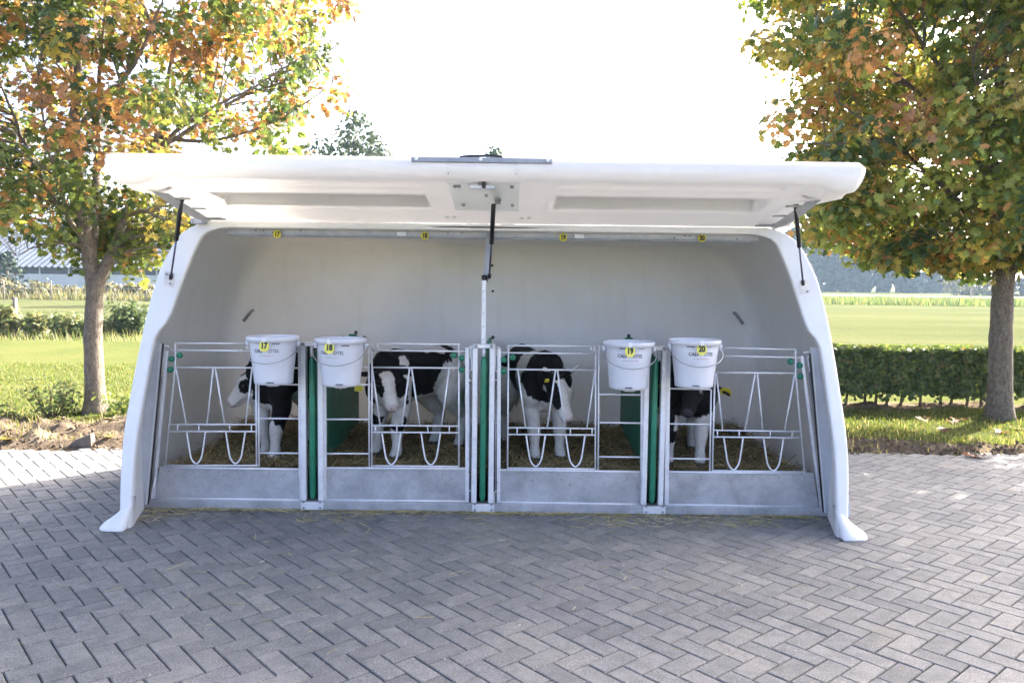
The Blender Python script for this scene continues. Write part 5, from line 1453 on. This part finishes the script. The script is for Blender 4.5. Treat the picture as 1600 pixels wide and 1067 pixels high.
# ================================================================== MIDDLE DISTANCE, LEFT
BP = [(.07, .11, .035), (.12, .16, .05), (.20, .22, .07), (.28, .25, .10)]
for k, (x, y, h, sp, ls, lab, pal) in enumerate((
        (5, 524, .8, .45, .085, 'yellowish bush at the left edge behind the lawn', BP[1:]),
        (52, 524, .62, .35, .075, 'small mixed bush beside the short wooden stake behind the lawn', BP[1:]),
        (98, 526, .6, .45, .075, 'spreading green bush left of the trunk behind the lawn', BP),
        (125, 526, .42, .3, .07, 'low dense bush touching the left trunk behind the lawn', BP[:2]),
        (172, 524, .45, .5, .07, 'low scrub just right of the left trunk behind the lawn', BP),
        (207, 524, .85, .5, .085, 'dark rounded bush beside the left wall of the hutch', BP[:2]))):
    p = G(x, y, -.05); p.z = -.06
    weed(tuple(p), h, 44, sp * 1.25, 34, ls, lab, 60 + k, pal, 'bushes along the ditch behind the left lawn', 'bush', 'bush')
# rough grass along the ditch
g = np.random.RandomState(77); n = 9000
def tall_grass(name, x0, x1, y0, y1, n, h0, h1, w, pal, label, seed):
    g = np.random.RandomState(seed)
    x = x0 + g.rand(n) * (x1 - x0); y = y0 + g.rand(n) * (y1 - y0); h = (h0 + g.rand(n) ** 2 * (h1 - h0)) * (.5 + fbm(np.stack([x * .8, y * .8, x * 0], -1), 3))
    th = g.rand(n) * 6.28; dx, dy = np.cos(th), np.sin(th); z = np.full(n, -.08)
    V = np.stack([np.stack([x - dy * w, y + dx * w, z], 1), np.stack([x + dy * w, y - dx * w, z], 1), np.stack([x + dx * h * .4, y + dy * h * .4, z + h], 1)], 1).reshape(-1, 3)
    k = np.arange(n) * 3; pal = np.array(pal)
    me = np_mesh(name, V, [np.stack([k, k + 1, k + 2], 1)], np.repeat(pal[g.randint(0, len(pal), n)] * (.7 + .6 * g.rand(n, 1)), 3, 0))
    tag(link(name, me, 'grass_blade'), label, 'grass', kind='stuff')
tall_grass('ditch_grass', -24, -2, 13.0, 15.0, 4500, .08, .30, .010, [(.12, .15, .04), (.22, .22, .08), (.30, .28, .14), (.08, .12, .03)], 'tall rough grass and seed heads along the ditch on the left', 78)
tall_grass('far_bank_grass', 14, 90, 60, 74, 16000, .35, .9, .05, [(.06, .10, .03), (.09, .13, .05), (.16, .17, .07)], 'dark green reedy ditch bank across the field on the right', 79)
p = G(24, 524, -.05); MB().tube([(p.x, p.y, -.1), (p.x + .02, p.y, .9)], [.06, .05], 8).build('stake_post', 'timber_grey')
tag(bpy.data.objects['stake_post'], 'short weathered wooden stake among the bushes on the left', 'post')
tall_grass('hedgerow_grass', -62, -8, 46, 51, 9000, .25, .85, .05, [(.14, .14, .07), (.20, .17, .10), (.10, .12, .05)], 'rough brown growth along the wire fence before the barn', 80)
# wire fence in front of the barn
f0 = Vector((-62, 45.5, -.07))
fence = thing('wire_fence', tuple(f0), 'thin wire fence on slender posts before the barn', 'fence')
for k in range(19):
    X = -62 + k * 3.0; MB().tube([(X, 45.5, -.1), (X, 45.5, 1.15)], [.05, .045], 6).build('post', 'timber_grey', fence)
for z in (.35, .7, 1.05):
    MB().tube([(-62, 45.5, z), (-8, 45.5, z)], .006, 4).build('wire', 'wire_steel', fence)
# scrubby bushes along that fence
rg = random.Random(9)
for k, (x, h) in enumerate(((8, 1.4), (30, .95), (72, 1.2), (88, .9), (118, .9), (178, 1.2), (205, 1.1), (232, 1.0))):
    p = G(x, 466, -.07); p.z = -.08
    weed(tuple(p), h, 26, 1.1, 26, .16, ['pale scrub', 'low brown scrub', 'grey green scrub', 'thin scrub', 'brown leafless scrub', 'tangled olive scrub', 'rounded pale scrub', 'last scrub'][k] + ' on the barn fence line, ' + ['first from the left edge', 'second from the left edge', 'third from the left edge', 'fourth from the left edge', 'just left of the trunk', 'just right of the trunk', 'second right of the trunk', 'nearest the hutch'][k], 160 + k, [(.13, .13, .07), (.18, .15, .09), (.10, .12, .05), (.22, .20, .10)], 'scrub along the barn fence', 'scrub_bush', 'bush')

# barn
by = 70.0
bx0, bx1 = -62.0, -24.0
barn = thing('barn', (-43, by, 0), 'long low barn with ribbed pale metal roof and dark upper wall', 'barn')
ez = P(60, 417, by).z; rz = ez + 5.2; run = 11.0
MB().box((bx0, by + .15, -.1), (bx1, by + .45, P(60, 428, by).z)).build('lower_wall', 'barn_wall_white', barn)
MB().box((bx0, by + .2, P(60, 428, by).z), (bx1, by + .5, ez + .1)).build('upper_wall', 'barn_wall_dark', barn)
for k in range(14):
    X = bx0 + 1.2 + k * 2.75; MB().box((X - .06, by + .12, -.1), (X + .06, by + .20, ez)).build('wall_post', 'barn_wall_white', barn)
for k in range(60):
    X = bx0 + .6 + k * .62; MB().box((X - .09, by + .16, P(60, 428, by).z), (X + .09, by + .198, P(60, 428, by).z + .28)).build('wall_slat', 'barn_wall_dark', barn)
MB().box((bx0, by + 2 * run - .6, -.1), (bx1, by + 2 * run - .3, ez)).build('rear_wall', 'barn_wall_white', barn)
for X in (bx0, bx1 - .3):
    m = MB(); pr = [(by + .5, -.1), (by + 2 * run - .6, -.1), (by + 2 * run - .6, ez), (by + run, rz - .1), (by + .5, ez)]
    m.add([(X, y, z) for y, z in pr] + [(X + .3, y, z) for y, z in pr], [tuple(range(5)), tuple(range(9, 4, -1))] + [(k, (k + 1) % 5, 5 + (k + 1) % 5, 5 + k) for k in range(5)]); m.build('gable_wall', 'barn_wall_white', barn, True)
for s in (0, 1):
    m = MB(); n = 128; vs_, fs_ = [], []
    for k in range(n + 1):
        X = bx0 - .4 + (bx1 - bx0 + .8) * k / n; dz = .16 if k % 2 else 0
        y0 = by - .5 if s == 0 else by + 2 * run + .1
        vs_ += [(X, y0, ez - .1 + dz), (X, by + run, rz + dz)]
    for k in range(n): fs_.append((2 * k, 2 * k + 2, 2 * k + 3, 2 * k + 1))
    m.add(vs_, fs_).build('roof', 'barn_roof_sheet', barn)

# ================================================================== FAR TREES
def far_tree(base, h, w, label, seed, pal, group, n=1500, ls=.55, trunk=.22, name='far_tree', low=.12):
    g = np.random.RandomState(seed); rg = random.Random(seed)
    root = thing(name, base, label, 'tree', group); b = Vector(base)
    tr = MB().tube([b + Vector((0, 0, -.2)), b + Vector((.1, 0, h * .4)), b + Vector((-.1, 0, h * .85))], [trunk * 1.3, trunk, trunk * .25], 7); tr.build('trunk', 'bark_far', root)
    nc_ = 46; cen = []
    while len(cen) < nc_:
        t = low + (1 - low) * rg.random(); R_ = w / 2 * math.sin(min(1, (t - low) / (1 - low) * .92 + .10) * math.pi) ** .6
        a = rg.uniform(0, 6.28); r = R_ * rg.random() ** .5
        cen.append((r * math.cos(a), r * math.sin(a), t * h))
    cen = np.array(cen); ci = g.randint(0, nc_, n)
    q = g.normal(size=(n, 3)); q /= np.linalg.norm(q, axis=1, keepdims=True); q *= g.rand(n, 1) ** .5 * np.array([w * .15, w * .15, h * .075])
    pos = np.array(b) + cen[ci] + q; nrm = q + np.array([0, 0, .3]) + g.normal(size=(n, 3)) * .3
    pal = np.array(pal); tone = .7 + .6 * g.rand(nc_, 1)
    col = pal[g.randint(0, len(pal), n)] * tone[ci] * (.8 + .4 * g.rand(n, 1))
    br = MB()
    for c in cen[::2]:
        e = b + Vector(c); s = b + Vector((0, 0, max(h * .15, c[2] * .6))); br.tube([s, (s + e) / 2 + Vector((0, 0, .15)), e], [trunk * .35, trunk * .22, trunk * .08], 4, False)
    tag(br.build('branches', 'bark_far', root), kind='stuff')
    leaf_mass('crown', pos, nrm, ls * (.6 + .8 * g.rand(n)), col, g, 'far_leaf', root, base); return root
FP = [(.022, .042, .02), (.03, .05, .024), (.018, .034, .018)]
wood = [(1235, 12, 8), (1268, 13, 8), (1300, 13.5, 9), (1335, 14.5, 9), (1368, 14, 9), (1398, 15, 9), (1425, 13.5, 8), (1452, 14, 8), (1478, 12.5, 7)]
for k, (x, h, w) in enumerate(wood):
    p = G(x, 456.5, -.07); p.y = 195 + (k % 3) * 7; p.x = CAM.x + (x - 800) / F * (p.y - CAM.y); p.z = -.08
    far_tree(tuple(p), h * 1.3, w * 1.15, ['hazy tree hidden partly by the hutch rim', 'hazy tree just right of the hutch rim', 'tall hazy tree, second right of the hutch rim', 'hazy tree, third right of the hutch rim', 'hazy tree, fourth right of the hutch rim', 'tallest hazy tree below the hanging maple leaves', 'hazy tree, third from the right end of the wood', 'hazy tree, second from the right end of the wood', 'hazy tree at the right end of the wood'][k], 200 + k, FP, 'hazy trees of the far wood', 5000, 1.3, .3, low=.01)
for k in range(6):
    X = 30 + k * -14.0
    far_tree((X, 215 + (k % 2) * 8, -.08), 12 + k % 3, 9, 'far hazy tree hidden behind the hutch, number %s from the right' % ['one', 'two', 'three', 'four', 'five', 'six'][k], 220 + k, FP, 'far trees behind the hutch', 700, 1.0, .3, low=.04) if False else None
for k, (x, h, w, lab) in enumerate(((1500, 4.0, 7, 'low yellowish hazy bush left of the thin pole'), (1522, 4.5, 7, 'rounded yellowish hazy bush at the thin pole'), (1546, 4.2, 6, 'yellow hazy bush behind the right maple trunk'), (1592, 3.2, 6, 'grey hazy bush right of the right maple trunk'))):
    Y = 150; X = CAM.x + (x - 800) / F * (Y - CAM.y)
    far_tree((X, Y, -.08), h, w, lab, 240 + k, [(.26, .22, .07), (.20, .17, .06)] if k < 3 else FP, 'hazy bushes right of the wood', 600, .5, .12, 'far_bush', low=.03)
Y = 120; X = CAM.x + (1488 + 27 - 800) / F * (Y - CAM.y)
MB().tube([(X, Y, -.1), (X, Y, 3.4)], [.13, .10], 7).build('utility_pole', 'timber_grey'); tag(bpy.data.objects['utility_pole'], 'thin wooden pole beside the yellowish far bushes', 'pole')
LP = [(.07, .10, .045), (.10, .13, .06), (.055, .085, .04)]
Y = 46; X = CAM.x + (556 - 800) / F * (Y - CAM.y)
far_tree((X, Y, -.08), 11.6, 7.4, 'pale feathery tree rising behind the left part of the lid', 261, LP, None, 2600, .22, .2, 'background_tree', .25)
Y = 60; X = CAM.x + (768 - 800) / F * (Y - CAM.y)
far_tree((X, Y, -.08), 12.0, 5.0, 'tree whose pale tip just shows above the middle of the lid', 262, LP, None, 1500, .24, .2, 'background_tree', .25)
Y = 62; X = CAM.x + (12 - 800) / F * (Y - CAM.y)
far_tree((X, Y, -.08), 3.4, 3.2, 'dark green conifer like shrub before the barn at the left edge', 263, FP, None, 700, .22, .1, 'far_bush', .03)
# road on the far side of the field
sheet('road', -40, 400, 118, 128, -.03, 'road_asphalt')
sheet('far_verge', -40, 400, 128.1, 176, -.05, 'field_grass')

# ================================================================== HAZE
hz = MB().box((-420, -60, -1.2), (420, 330, 24)).build('haze', None); tag(hz, 'thin bright morning haze lying over the fields', 'haze', kind='stuff')
m = bpy.data.materials.new('haze_air'); m.use_nodes = True; nt = m.node_tree; nt.nodes.clear()
pv = nt.nodes.new('ShaderNodeVolumePrincipled'); pv.inputs['Color'].default_value = (.55, .76, 1.0, 1); pv.inputs['Density'].default_value = HAZE; pv.inputs['Anisotropy'].default_value = 0.1
ot = nt.nodes.new('ShaderNodeOutputMaterial'); nt.links.new(pv.outputs[0], ot.inputs['Volume'])
hz.data.materials.append(m)
